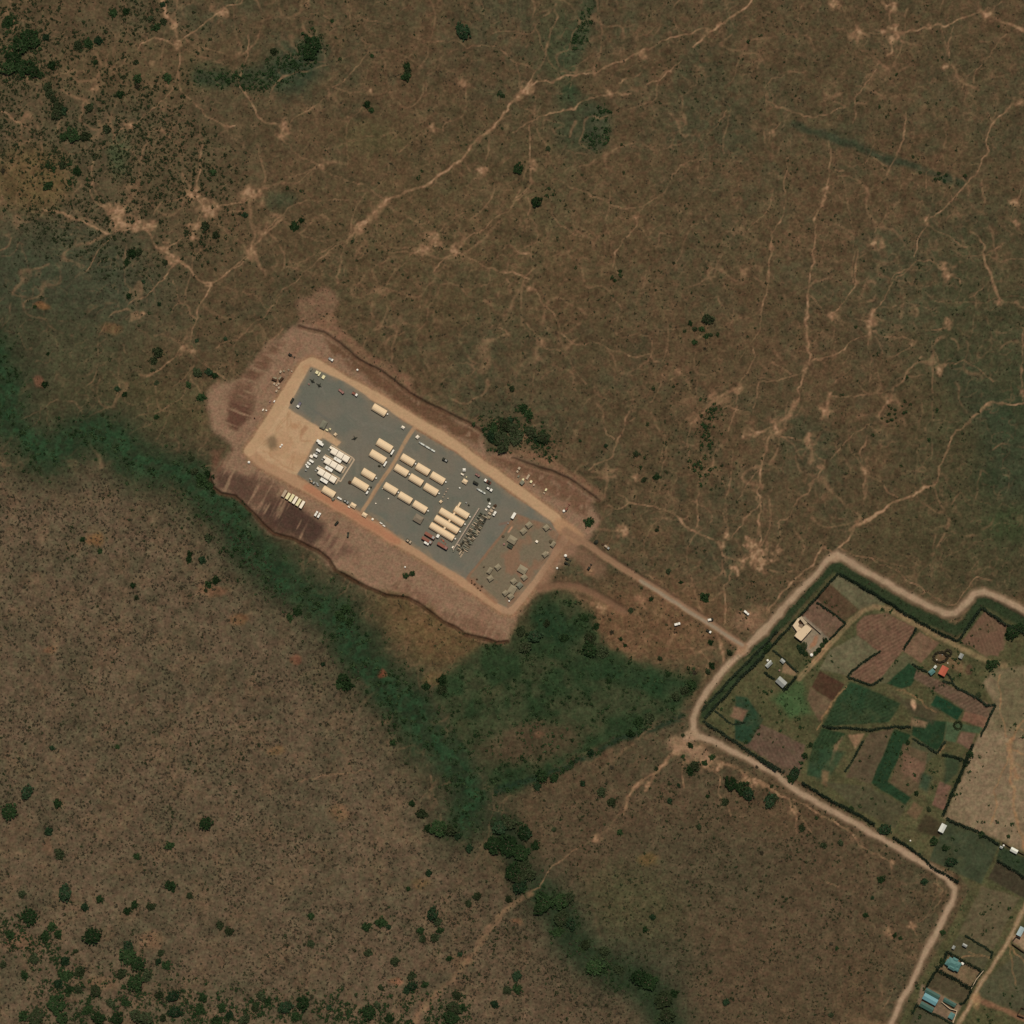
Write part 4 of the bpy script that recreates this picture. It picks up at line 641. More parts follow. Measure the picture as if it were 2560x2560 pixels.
put(K, "hollow", (200,610,18),(270,700,14),(150,920,22),(230,900,18),(180,1000,14),(450,1080,24),(330,1090,26),(500,1060,18),(450,1200,24),(520,1240,18),(300,1140,18),(420,1300,16),(620,1380,16),(750,1430,16),(680,1530,24),(850,1560,14),(990,1600,22),(1050,1640,26),(1160,1760,26),(1180,1870,22),(1230,1720,12))
put(K, "junction", (1370,150,16),(1340,185,15),(1620,270,20),(1700,300,20),(1735,345,18),(1890,390,20),(1400,570,9),(855,610,9),(1080,1190,9),(730,330,13),(800,400,13),(600,270,10),(1200,390,10),(1580,400,12),(1590,1780,12),(400,590,8),(1030,1280,9),(310,220,18),(400,230,14),(290,290,12),(650,60,12),(1340,10,9),(1290,85,6),(1490,90,8),(1800,160,5),(1105,170,6),(800,160,7),(1260,285,6),(1460,360,6),(1440,130,9))
put(H, "meadow", (610,840,10),(650,980,18),(640,1060,20),(470,980,14),(270,960,20),(200,1040,18),(740,1080,14),(860,985,6),(890,1030,6),(800,940,7),(1490,1170,10),(1460,1210,9),(640,180,14),(930,1640,12),(1350,1300,14),(1300,1340,14),(1240,1380,14),(1190,1230,8),(1130,1120,7),(1370,1220,8),(1610,1080,9),(930,790,8),(1070,710,7),(980,1560,14),(1060,1530,14),(1440,700,14),(1110,235,7),(1275,595,6),(1480,1010,8),(170,930,14),(350,880,10),(1190,520,8),(690,900,9),(780,1275,8),(1290,1650,5))
put(F, "camp", (190,1110,12),(225,1145,14),(60,1220,18),(120,1250,20),(40,1320,24),(140,1310,22),(240,1270,18),(330,1310,18),(100,1190,12),(50,1380,18),(-30,1300,16),(-20,1250,12),(280,1320,10))
put(F, "field", (110,970,8),(1420,560,10),(1370,560,8),(1450,610,8),(1370,650,8),(1340,520,7),(1480,600,7),(1300,575,5),(1440,695,5),(1530,600,5),(800,205,5),(820,225,6),(855,160,6),(860,190,5),(1045,1215,5),(755,1365,7),(965,1420,9),(1110,1580,10),(1020,1600,8),(1085,970,5),(1025,1445,4),(995,1515,5),(1225,955,4),(1415,1155,5),(580,1330,4),(550,135,4))
put(A, "nw", (60,150,16),(320,260,12),(610,300,15),(680,285,13),(540,310,13),(330,600,14),(370,680,12),(400,740,15),(390,790,17),(440,760,15),(340,640,12),(360,450,14),(910,1750,14),(955,1740,12),(875,1810,9),(500,930,20),(440,940,14),(590,940,15),(1160,540,13),(950,540,12),(950,600,8),(1470,1190,12),(330,1280,14),(530,1180,13),(430,1140,11),(1420,1560,13),(1490,1620,11),(740,890,13),(830,650,12),(620,740,13),(940,430,9),(660,430,8),(1120,30,10),(870,80,12),(780,90,12),(1080,190,12),(1130,150,10),(1040,130,9),(40,140,9),(1340,1200,6),(20,1180,8),(1690,1480,9))
put(B, "north", (180,355,11),(1095,455,11),(1090,530,14),(1100,490,10),(820,720,11),(850,760,8),(320,1560,14),(370,1520,9),(720,1665,6),(635,410,5),(855,385,6),(270,1295,5),(370,1315,5),(1200,1180,4),(1175,1225,5),(1740,640,7),(1760,660,6),(580,145,6))
put(Cc, "field", (360,1025,8),(350,1350,5),(400,1340,5),(365,1300,4),(865,998,4),(880,1190,4),(45,660,6),(20,650,5))
put(E, "west", (1080,930,8),(1300,945,9),(1390,1030,13),(1440,850,13),(1360,860,13),(1480,880,10),(310,940,10),(810,975,8),(860,1010,8),(705,1150,6),(1100,385,7),(890,330,8),(990,230,6),(1320,1450,8),(1090,720,14),(1060,780,11),(1390,1600,15),(1430,1560,13),(1340,1540,11),(1440,1640,13),(1080,1165,8),(330,730,6),(1555,630,6),(1360,640,6),(270,1525,7),(240,405,6),(1030,450,4),(1140,100,9))
put(M_, "west", (1310,400,9),(1305,440,9),(1395,445,12),(1490,580,13),(1440,610,11),(1305,570,7),(1420,650,6),(570,300,8),(690,380,8),(920,615,8),(945,700,8),(360,1740,9),(810,1730,7),(1440,290,13))
put(Pp, "hollow", (340,800,12),(290,840,11),(420,820,8),(680,780,14),(640,830,15),(700,870,12),(660,1260,18),(690,1310,16),(640,1300,14),(1340,1270,14),(1340,1330,15),(1230,1310,11),(520,1160,7),(1000,1700,9),(1050,1680,9),(820,1350,6))
put(G, "field", (1000,1090,4),(1015,1105,3.5),(1040,1115,4),(995,1150,4),(1005,1145,3.5),(1020,1185,4.5),(990,1197,4),(950,1175,3.5),(1110,1060,4),(1145,1080,4),(1100,1138,4),(1117,1130,4),(1040,1145,3.5),(1090,1090,3),(1330,1118,5),(1275,1323,5),(1083,1505,4),(1125,893,4.5),(770,545,4),(890,1290,4))
put(D_, "field", (1320,1240,5),(1350,1230,5),(1380,1250,6),(1395,1210,5),(1345,1195,5),(1215,1190,4),(30,285,5),(1050,515,4),(935,740,4),(1165,1082,4),(1525,1215,5))
put(J, "roadside", (200,380,15),(20,330,16),(550,700,10),(665,680,10),(945,935,11),(1240,950,11),(840,1180,8),(120,750,7),(890,1060,6),(1370,1300,8),(190,290,5),(500,510,5),(400,580,10),(600,1380,6),(640,1410,6),(1040,1320,7),(1080,1340,6),(600,1870,8))
ZT = {"sw": "in the brown scrub of the lower left corner", "south": "on the brown slope left of the diagonal track", "hollow": "beside the green drainage line", "junction": "in the scrub below the road bend and the meadow tree line", "meadow": "in or around the green meadow between camp and road",
      "camp": "in the dense thicket against the camp's north-east bank", "field": "alone on the open grassland to the north-east", "nw": "in the grey-green thorn country of the upper left", "north": "on the grassland near the diagonal cattle track", "west": "on the grassy slope west of the camp", "roadside": "along the graded road in the lower right"}
TREES = {}
tb = sorted(TB, key=lambda q: -q[2]); ntree = 0
big = [q for q in tb if q[2] >= 17]; small = [q for q in tb if q[2] < 17][:298]; rest = [q for q in tb if q[2] < 17][298:]
def where(x, y): return ("upper", "middle", "lower")[min(2, int(y // 854))] + " " + ("left", "centre", "right")[min(2, int(x // 854))]
for x, y, r, zn in big:
    if zn == 'camp': TB2 = 3
    else: TB2 = None
    tree(x, y, r * .84, ("broad dark green tree clump " if r < 23 else "very broad dark green tree clump ") + ZT[zn], "broad tree clumps of the " + zn.replace("sw", "lower left").replace("nw", "upper left") + " area", TB2)
for x, y, r, zn in small:
    sz = "small" if r < 8 else ("mid-sized" if r < 13 else "large")
    bush(x, y, r * .84, sz + " rounded dark bush " + ZT[zn], sz + " bushes of the " + zn.replace("sw", "lower left").replace("nw", "upper left") + " area", dry=(r < 9 and rg.random() < .12))
if rest:
    q = np.array([(a, b, r) for a, b, r, _ in rest]); z = np.array([gz(a, b) for a, b in q[:, :2]])
    stuff("small_bushes", "tiny scattered bushes on the open grassland", leaf_tris(cen3(q[:, 0], q[:, 1], z), q[:, 2] * S, 40, .9, .3, rng), M_TREE)
TL = [(B, 1480, 215, 20, 1, "large lone rounded tree on open grass near the top edge"), (B, 1865, 1160, 13, 0, "lone dark tree on open grass beside a bare pale path patch"), (Cc, 280, 1390, 13, 0, "dark tree with two small bushes below the bare path patch"),
      (B, 450, 310, 22, 0, "dark round tree at the upper tip of the north-west thicket"), (B, 420, 365, 16, 0, "smaller dark tree below the upper tip of the north-west thicket"), (F, 1460, 490, 15, 3, "dark blue-green tree heading the bush group in the east grassland"),
      (A, 200, 250, 20, 0, "large dark tree of the top left grove, upper one"), (A, 140, 320, 22, 0, "large dark tree in the middle of the top left grove"), (A, 230, 290, 17, 0, "dark tree on the right edge of the top left grove"), (A, 90, 410, 20, 0, "dark tree on the left side of the top left grove"),
      (A, 60, 470, 18, 0, "dark tree at the lower left end of the top left grove"), (A, 165, 465, 20, 0, "dark tree at the lower edge of the top left grove"), (A, 235, 490, 16, 0, "dark tree at the lower right end of the top left grove"), (A, 280, 515, 10, 0, "small dark tree below the top left grove beside a path"),
      (I, 1860, 930, 17, 0, "large dark tree at the right edge beside the brown ploughed plot"), (I, 1835, 965, 12, 0, "dark tree beside the lower corner of the brown ploughed plot"), (I, 1905, 905, 12, 0, "dark tree at the very right edge behind the road hedge"),
      (I, 1700, 1165, 12, 0, "dark tree at the end of the farm track"), (I, 1735, 1155, 11, 0, "second dark tree at the end of the farm track"), (y1, 300, 790, 7, 1, "dark tree at the upper left of the row below the cream building"), (y1, 360, 865, 8, 1, "dark tree in the middle of the row below the cream building"),
      (y1, 430, 920, 7, 0, "dark tree at the lower end of the row below the cream building"), (y1, 400, 760, 9, 3, "blue-green tree closest to the cream building's lower corner"), (y1, 830, 650, 7, 0, "dark tree beside the farm track, uppermost of four"), (y1, 770, 740, 7, 0, "dark tree beside the farm track, second of four"),
      (y1, 700, 840, 7, 0, "dark tree beside the farm track, third of four"), (y1, 630, 910, 6, 0, "dark tree beside the farm track, lowest of four"), (I, 160, 1050, 9, 0, "dark tree standing in the hedge above the grey-roofed huts"), (I, 1560, 1780, 9, 0, "dark tree at the corner of the brown plot beside the pale pasture"),
      (I, 1530, 1845, 8, 0, "dark tree on the boundary of the pale pasture, upper part"), (J, 350, 205, 15, 1, "large dark tree in the road hedge near the brown plot"), (J, 325, 240, 10, 0, "smaller dark tree beside the large one in the road hedge"), (J, 970, 590, 15, 1, "large dark tree in the road hedge half way along the lower road"),
      (J, 740, 445, 7, 0, "small dark tree in the hedge between the two large hedge trees"), (J, 1190, 340, 6, 0, "small tree on the path between the green and brown plots"), (J, 1275, 450, 7, 3, "small round tree left of the pale grassland boundary"), (J, 1310, 670, 11, 0, "dark round tree below the pale-roofed shed"),
      (J, 1385, 715, 8, 0, "smaller dark tree in the meadow right of the round tree"), (J, 1430, 810, 14, 1, "wide green tree beside the hedge at the road bend"), (J, 1480, 250, 7, 0, "dark tree on the boundary of the pale pasture, middle part"), (J, 1440, 350, 6, 0, "dark tree on the boundary of the pale pasture, lower part"),
      (J, 1370, 1500, 9, 0, "dark tree left of the teal-roofed villa"), (y2, 1340, 1100, 7, 3, "blue-green tree on the hedge below the red-roofed house"), (z6, 115, 1760, 8, 0, "round bush-like tree beside the white drum below the camp road"), (z6, 245, 1720, 7, 0, "smaller round tree right of the one beside the white drum"), (I, 420, 1790, 8, 0, "brownish bare tree on the edge of the brown ploughed field"),
      (y4, 1080, 530, 8, 0, "grey-green tree on the fence of the pale pasture"), (y4, 1620, 570, 5, 0, "small round tree standing alone on the pale pasture"), (I, 460, 1715, 6, 0, "small dark tree above the brownish bare tree"), (I, 1130, 1700, 6, 0, "dark tree at the top of the green crop strip")]
for T, a, b, r, v, lab in TL: x, y = T((a, b))[0]; tree(x, y, r, lab, None, v)

# hedges ---------------------------------------------------------------------
def line_leaves(pts, w, h, dens, rng, size=.5):
    P3 = []
    for (x0, y0), (x1, y1) in zip(pts[:-1], pts[1:]):
        L_ = math.hypot(x1 - x0, y1 - y0) * S; n = max(6, int(L_ * dens)); t = rng.rand(n)
        x = x0 + (x1 - x0) * t; y = y0 + (y1 - y0) * t
        nx, ny = -(y1 - y0) / (L_ / S), (x1 - x0) / (L_ / S); o = (rng.rand(n) - .5) * w / S
        k = vnoise(x, y, 16, 5); o += (k - .5) * 3.0
        z = rng.rand(n) ** .6 * h * (.45 + .9 * k) * (1 - (np.abs(o) / (w / S + 3)) ** 2)
        P3.append(np.stack([(x + nx * o - 1280) * S, (1280 - y - ny * o) * S, z + gz(x0, y0) * .3], -1))
    c = np.concatenate(P3); n = len(c)
    return leaf_tris(c, np.full(n, size), 1, .1, 1.0, rng)
def hedge(pts, w, h, label, mat=None, name="hedge", cat="hedge", dens=16):
    v = line_leaves(pts, w, h, dens, rng); x, y = pts[0]; ox, oy = W(x, y); v[:, 0] -= ox; v[:, 1] -= oy
    o = bpy.data.objects.new(name, tri_mesh(name, v, mat or M_HEDGE)); C.objects.link(o); o.location = (ox, oy, 0); props(o, label, cat)
hedge(I((-30,1260),(0,1230),(130,1100),(300,920),(480,720),(650,535)), 1.3, 2.2, "long dark hedge running up the north-west side of the farm plots")
hedge(I((655,540),(800,612),(960,710),(1180,850),(1340,940),(1475,1000)), 1.5, 2.4, "long dark hedge down the north-east side of the farm plots")
hedge(I((1480,995),(1560,880),(1640,770)), 1.5, 2.4, "dark hedge on the left side of the brown plot at the right edge"); hedge(I((1645,772),(1750,840),(1820,890),(1960,960)), 1.3, 2.2, "dark hedge above the brown plot at the right edge")
hedge(H((1425,1550),(1520,1605),(1640,1690),(1740,1760),(1840,1830),(1932,1890)) + J((100,92),(280,190)), 1.8, 2.8, "black double hedge from the road junction along the lower road")
hedge(J((400,262),(560,365),(730,455),(900,550)), 1.7, 2.6, "dark hedge between the two large hedge trees beside the lower road"); hedge(J((1030,640),(1180,740),(1300,850),(1480,950)), 1.6, 2.2, "dark hedge running down to the road bend")
hedge(H((1440,1535),(1560,1400),(1700,1240),(1850,1100)), 1.7, 2.8, "dark hedge beside the road just right of the green meadow"); hedge(H((1420,1480),(1520,1370),(1620,1260),(1760,1120),(1860,1020),(1940,930)), 1.4, 2.0, "outer hedge close to the road right of the green meadow")
hedge(I((730,1260),(712,1240),(770,1185),(860,1120),(940,1070)), 1.1, 1.5, "thin dark hedge between the olive plot and the long brown field"); hedge(I((1190,910),(1150,975),(1100,1060)), 1.1, 1.4, "short dark hedge right of the long brown field")
hedge(I((505,730),(600,800),(700,880),(590,990)), .9, 1.2, "thin hedge around the upper brown plot"); hedge(I((720,1250),(880,1305),(960,1260)), 1.0, 1.4, "dark hedge under the long brown field")
hedge(y2((0,470),(130,560),(300,650)), 1.0, 1.5, "short hedge left of the teal shed"); hedge(y2((620,820),(800,885),(1000,1010),(1220,1130),(1420,1230),(1500,1320),(1680,1300)), 1.2, 1.8, "dark hedge running down from the red-roofed house"); hedge(y2((1680,1300),(1500,1700),(1380,1932)), 1.0, 1.6, "dark hedge between the ploughed strips and the pasture")
hedge(J((1580,0),(1540,90),(1500,200),(1440,330),(1370,490)), 1.8, 2.4, "irregular dark hedge on the left side of the pale pasture"); hedge(J((1395,512),(1520,565),(1640,620),(1760,690)), 1.5, 1.8, "hedge between the pale pasture and the green meadow")
hedge(y4((1390,1050),(1640,1200),(1932,1390)), 1.4, 2.4, "straight black hedge at the right edge below the white-roofed shed"); hedge(y3((700,470),(860,560),(1000,640),(1180,740),(1380,850)), 2.0, 3.0, "tall black hedge on the upper side of the teal villa's yard")
hedge(y3((480,820),(620,900),(780,975),(980,1090),(1190,1215)), 2.2, 3.2, "tall black hedge on the lower side of the teal villa's yard"); hedge(y3((1440,850),(1360,920),(1310,990)), 1.6, 2.2, "short hedge on the track side of the villa yard, upper piece"); hedge(y3((1290,1040),(1240,1120),(1210,1200)), 1.6, 2.4, "short hedge on the track side of the villa yard, lower piece")
hedge(y3((700,460),(660,600),(600,740),(480,800)), 2.0, 2.6, "hedge behind the teal villa facing the road"); hedge(y3((70,1520),(220,1600),(360,1690),(580,1800),(800,1925)), 1.4, 2.4, "black hedge below the long blue roofs at the bottom edge"); hedge(y3((480,860),(390,1010),(280,1200)), 1.6, 2.0, "hedge between the villa and the long blue roofs")
hedge(y3((1080,140),(1250,270),(1630,480),(1590,600)), .9, 1.2, "thin hedge around the small plot above the villa"); hedge(y3((1190,1250),(1120,1400),(1060,1500),(960,1530)), 1.0, 1.6, "thin hedge beside the track under the villa yard"); hedge(y3((90,1540),(0,1740)), 1.0, 1.6, "short hedge down to the bottom edge beside the road")
hedge(I((540,1590),(700,1600),(880,1612),(1040,1590),(1150,1590)), 1.4, 1.8, "ragged hedge crossing the green plots from left to right"); hedge(I((1160,1672),(1250,1720),(1330,1770),(1390,1690)), 1.1, 1.6, "hedge around the lower side of the small green plot"); hedge(I((1365,1785),(1460,1800),(1560,1835)), 1.6, 2.0, "dark hedge meeting the pale pasture's corner tree")
hedge(I((825,1690),(760,1800),(700,1900)), .8, 1.0, "thin dark hedge between the two olive-brown plots"); hedge(y6((330,850),(440,950),(600,1050)), 1.2, 1.6, "loose hedge left of the large grey-roofed house"); hedge(y6((840,1350),(960,1240),(1100,1080),(1180,960)), 1.6, 2.2, "dark hedge right of the large grey-roofed house")
hedge(y6((560,280),(800,460),(950,600),(1130,770),(1240,850)), .9, 1.2, "thin hedge behind the small grey huts"); hedge(H((1510,1480),(1600,1560),(1640,1580),(1720,1560)), .9, 1.2, "short crooked hedge in the green plot at the junction")
hedge(y2([0,0],[0,0])[:0] or y2((700,660),(760,740),(800,830),(800,880)), .8, 1.2, "short green hedge right under the red-roofed house")
def ringpts(cx, cy, rx, ry, n=20): return [(cx + rx * math.cos(i * 6.283 / n), cy + ry * math.sin(i * 6.283 / n)) for i in range(n + 1)]
cx, cy = y2((925, 1710))[0]; hedge(ringpts(cx, cy, 10, 10), .9, 1.1, "circular ring of low hedge in the green plot", M_BUSH)
cx, cy = y2((575, 340))[0]; hedge(ringpts(cx, cy, 18, 13), .9, 1.3, "large oval cattle pen of brown thorn branches above the red roof", M_DRY, "cattle_pen", "cattle pen", 26)
cx, cy = y2((725, 255))[0]; hedge(ringpts(cx, cy, 8.5, 8), .8, 1.2, "small round calf pen of brown thorn branches beside the large pen", M_DRY, "cattle_pen", "cattle pen", 26)

# ---------------------------------------------------------------- built things
CREAM = plain("cream_canvas", (224, 195, 155), .8, 0, .05); CREAMD = plain("cream_canvas_end", (200, 166, 122), .85, 0, .06); WHITE = plain("white_paint", (232, 224, 206), .5, 0, .05)
WHITEC = plain("white_canvas", (238, 222, 196), .7, 0, .05); OLIVE = plain("olive_canvas", (142, 129, 103), .85, 0, .09); OLIVD = plain("olive_canvas_wall", (92, 80, 60), .85, 0, .1); GREYG = plain("grey_green_canvas", (122, 118, 98), .85, 0, .1)
REDC = plain("rust_red_steel", (136, 86, 68), .7, 0, .14); YEL = plain("pale_yellow_steel", (222, 208, 160), .6, 0, .05); PALE = plain("pale_wood", (176, 154, 126), .85, 0, .12); DARKG = plain("dark_green_steel", (46, 46, 34), .6, 0, .12)
GREY = plain("grey_steel", (150, 148, 138), .5, .2, .08); GLASS = plain("dark_glass", (30, 34, 36), .15, 0, .05); TYRE = plain("black_rubber", (26, 25, 23), .9, 0, .1); CONC = plain("raw_concrete", (210, 184, 148), .85, 0, .06)
BLOCK = plain("concrete_block", (150, 134, 110), .9, 0, .1); TIN = plain("grey_tin", (146, 146, 136), .45, .2, .08); TINW = plain("white_tin", (206, 204, 188), .45, .1, .06); TEAL = plain("teal_tin", (84, 120, 112), .5, 0, .1); TEALD = plain("dark_teal_tin", (62, 90, 78), .55, 0, .1)
BLUE = plain("blue_grey_tin", (104, 146, 148), .45, 0, .07); ORANGE = plain("orange_red_tile", (178, 92, 68), .7, 0, .1); DARKW = plain("dark_timber", (70, 52, 36), .9, 0, .1); MUD = plain("mud_plaster", (150, 116, 84), .9, 0, .1); PINK = plain("faded_red_paint", (146, 108, 96), .7, 0, .1)
NET = plain("dark_camouflage_net", (66, 68, 54), .95, 0, .2); SOILP = plain("dark_earth", (72, 52, 36), .95, 0, .2)

class MB:
    def __init__(s): s.v = []; s.f = []
    def box(s, cx, cy, z0, lx, ly, h, rot=0, taper=1.0):
        b = len(s.v); c, n = math.cos(rot), math.sin(rot)
        for z, k in ((z0, 1), (z0 + h, taper)):
            for x, y in ((-1, -1), (1, -1), (1, 1), (-1, 1)):
                x, y = x * lx / 2 * k, y * ly / 2 * k; s.v.append((cx + x * c - y * n, cy + x * n + y * c, z))
        s.f += [(b+3,b+2,b+1,b), (b+4,b+5,b+6,b+7), (b,b+1,b+5,b+4), (b+1,b+2,b+6,b+5), (b+2,b+3,b+7,b+6), (b+3,b,b+4,b+7)]; return s
    def prism(s, prof, L, x0=0):
        """profile [(y,z)] closed by the ground line, extruded along x"""
        b = len(s.v); n = len(prof)
        for x in (x0 - L / 2, x0 + L / 2): s.v += [(x, y, z) for y, z in prof]
        for k in range(n - 1): s.f.append((b + k, b + k + 1, b + n + k + 1, b + n + k))
        s.f += [tuple(b + n - 1 - k for k in range(n)), tuple(b + n + k for k in range(n))]; return s
    def cyl(s, cx, cy, z0, r, h, n=12, top=1.0, axis='z'):
        b = len(s.v)
        for z, k in ((0, 1), (h, top)):
            for i in range(n):
                a = i * 6.2832 / n; p = (math.cos(a) * r * k, math.sin(a) * r * k)
                s.v.append((cx + p[0], cy + p[1], z0 + z) if axis == 'z' else ((cx + p[0], cy + z - h / 2, z0 + p[1]) if axis == 'y' else (cx + z - h / 2, cy + p[0], z0 + p[1])))
        for i in range(n): s.f.append((b + i, b + (i + 1) % n, b + n + (i + 1) % n, b + n + i))
        s.f += [tuple(b + n - 1 - i for i in range(n)), tuple(b + n + i for i in range(n))]; return s
    def poly(s, pts, z0, z1):
        n = len(pts); b = len(s.v); s.v += [(x, y, z0) for x, y in pts] + [(x, y, z1) for x, y in pts]
        for i in range(n): s.f.append((b + i, b + (i + 1) % n, b + n + (i + 1) % n, b + n + i))
        s.f += [tuple(b + n - 1 - i for i in range(n)), tuple(b + n + i for i in range(n))]; return s
    def build(s, name, mat, parent=None, bev=0):
        me = bpy.data.meshes.new(name); me.from_pydata(s.v, [], s.f); me.materials.append(mat)
        if bev:
            import bmesh
            bm = bmesh.new(); bm.from_mesh(me); bmesh.ops.recalc_face_normals(bm, faces=bm.faces); bmesh.ops.bevel(bm, geom=list(bm.edges), offset=bev, segments=1, affect='EDGES'); bm.to_mesh(me); bm.free()
        o = bpy.data.objects.new(name, me); C.objects.link(o)
        if parent: o.parent = parent
        return o
def thing(name, label, cat, x, y, ang=0, group=None, z=None):
    o = bpy.data.objects.new(name, None); C.objects.link(o); wx_, wy_ = W(x, y); o.location = (wx_, wy_, gz(x, y) if z is None else z); o.rotation_euler.z = math.radians(ang); props(o, label, cat, group); return o
def place(o, label, cat, x, y, ang=0, group=None, z=None):
    wx_, wy_ = W(x, y); o.location = (wx_, wy_, gz(x, y) if z is None else z); o.rotation_euler.z = math.radians(ang); props(o, label, cat, group); return o
def copy_tree(o, label, x, y, ang, z=None, group=None):
    r = o.copy(); C.objects.link(r); kids = [c for c in bpy.data.objects if c.parent == o]
    for ch in kids:
        c = ch.copy(); C.objects.link(c); c.parent = r
        for g in [q for q in bpy.data.objects if q.parent == ch]: d_ = g.copy(); C.objects.link(d_); d_.parent = c
    wx_, wy_ = W(x, y); r.location = (wx_, wy_, gz(x, y) if z is None else z); r.rotation_euler.z = math.radians(ang); r["label"] = label
    if group: r["group"] = group
    return r
AX, AY = -31, 59          # the two axes of the camp grid
def arch(w, h, k=1.0): return [(-w/2*k, 0), (-w/2*.97*k, h*.48), (-w/2*.62*k, h*.86), (-w/2*.2*k, h), (w/2*.2*k, h), (w/2*.62*k, h*.86), (w/2*.97*k, h*.48), (w/2*k, 0)]
def tent(px, L_, W_, label, unit=True, mat=CREAM, group="cream arched tents of the camp", H_=3.0):
    x, y = px; L_ = (L_ * 1.09 + .5) * S; W_ = (W_ + 1.6) * S; t = thing("arched_tent", label, "tent", x, y, AX, group)
    m = MB().prism(arch(W_, H_), L_ - .3); n = max(3, int(L_ / 2.2))
    for i in range(n + 1): m.prism(arch(W_ + .12, H_ + .06), .16, -L_ / 2 + .25 + i * (L_ - .5) / n)
    m.build("canopy", mat, t)
    for s_ in (-1, 1): MB().prism(arch(W_ * .9, H_ * .92), .12, s_ * (L_ / 2 - .08)).build("end_wall", CREAMD if mat == CREAM else OLIVD, t)
    MB().box(L_ / 2 + .05, 0, 0, .1, 1.3, 2.1).build("door_flap", DARKW, t)
    if unit:
        u = MB().box(L_ / 2 + 1.1, .7, .1, 1.1, 1.0, 1.1).build("air_unit", WHITE, t, .05); MB().cyl(L_ / 2 + .45, .7, .5, .22, .7, 8, 1, 'x').build("duct", GREYG, u)
    return t
tent(z2((1355,1332))[0], 34, 17, "cream arched tent standing alone near the north-east camp road")
tent(z4((815,755))[0], 38, 18, "uppermost cream arched tent left of the sand lane", False); tent(z4((680,982))[0], 39, 18, "second cream arched tent left of the sand lane, lower left of the uppermost", False)
tent(z4((490,1338))[0], 32, 17, "short cream arched tent left of the lane, third from the top"); tent(z4((325,1538))[0], 39, 18, "lowest cream arched tent left of the lane, with a dark heap at its end", True)
tent(z4((1280,1048))[0], 33, 17, "cream tent at the left end of the top row right of the lane"); tent(z4((1585,1235))[0], 33, 17, "middle cream tent in the top row right of the lane", False); tent(z5((435,768))[0], 34, 17, "cream tent at the right end of the top row right of the lane")
tent(z4((1155,1258))[0], 33, 17, "cream tent at the left end of the middle row right of the lane"); tent(z4((1450,1450))[0], 33, 17, "cream tent in the middle of the middle row right of the lane", False); tent(z5((300,998))[0], 34, 17, "cream tent at the right end of the middle row right of the lane")
tent(z4((935,1625))[0], 33, 17, "cream tent at the left end of the third row right of the lane"); tent(z4((1230,1812))[0], 33, 17, "cream tent in the middle of the third row right of the lane", False); tent(z6((400,382))[0], 34, 17, "cream tent at the right end of the third row, above the grey-tan tent")
tent(z3((1140,1450))[0], 31, 17, "cream arched tent beside the south-west road below the white modules", False)
G2 = "long cream tents joined by passages"
for p, l, w, lab, mt in (((1037,588), 62, 15.6, "uppermost of the three long cream tents joined by passages", CREAM), ((938,735), 62, 15.6, "middle one of the three long cream tents joined by passages", CREAM), ((842,882), 62, 15.6, "lowest of the three long cream tents, beside the red containers", CREAM), ((1235,497), 36, 16, "shorter cream tent joined above the three long ones", CREAM)):
    t = tent(z6(p)[0], l, w, lab, True, mt, G2)
    def side(dx, dy, l2): MB().box(dx, dy, 0, 1.6, l2, 2.0, 0, .9).build("passage", CREAM, t)
    if l == 36: side(-4.5, 4.3, 4.2); side(-4.3, -4.6, 4.6)
    elif p[1] > 600: side(.4, 4.1, 3.4)
    if p[1] == 882: MB().box(-.9, -4.2, 0, 2.0, 2.6, 2.1).build("entrance_box", WHITE, t, .1)
# white module blocks
def module_row(p, lab, units):
    x, y = z3(p)[0]; t = thing("white_module_tent", lab, "tent", x, y, AX, "white module tent blocks")
    for i in (-1, 0, 1):
        m = MB(); w = 4.7; m.prism([(-w/2, 0), (-w/2, 2.3), (-w/2*.7, 2.75), (w/2*.7, 2.75), (w/2, 2.3), (w/2, 0)], 4.7, i * 5.05); m.build("module", WHITEC, t)
    MB().box(-8.6, 1.3, 0, 2.2, 1.9, 2.1, 0, .93).build("entrance_module", WHITEC, t); MB().box(-9.3, -1.0, 0, 1.4, 1.1, 1.0).build("generator", GREY, t, .05)
    MB().box(0, 3.1, 0, 19, .9, .25).build("walkway", PALE, t); MB().box(8.7, .6, 0, 1.2, 5.2, .22).build("porch_deck", PALE, t)
module_row((1370,705), "uppermost row of three joined white module tents", 0); module_row((1240,900), "middle row of three joined white module tents", 0); module_row((1110,1122), "lowest row of three joined white module tents", 0)
def box_unit(name, cat, label, x, y, ang, l, w, h, mat, group=None, n_rib=0, lidmat=None, gap=.08):
    """steel box: ribbed body, roof panel, corner blocks, door"""
    t = thing(name, label, cat, x, y, ang, group); m = MB().box(0, 0, gap, l, w, h - gap)
    n = n_rib or max(3, int(l / .9))
    for i in range(n + 1):
        for s_ in (-1, 1): m.box(-l/2 + .08 + i * (l - .16) / n, s_ * (w/2 + .02), .15 + gap, .12, .05, h - .35)
    m.build("body", mat, t)
    r = MB().box(0, 0, h + .003, l * .97, w * .94, .05)
    for i in range(n): r.box(-l/2 + .3 + i * (l - .6) / max(1, n - 1), 0, h + .05, .1, w * .86, .035)
    r.build("roof_panel", lidmat or mat, t); MB().box(l/2 + .025, 0, .25, .05, w * .86, h - .5).build("door", GREY if mat != GREY else DARKG, t)
    return t
GU = "white service units beside the module tents"
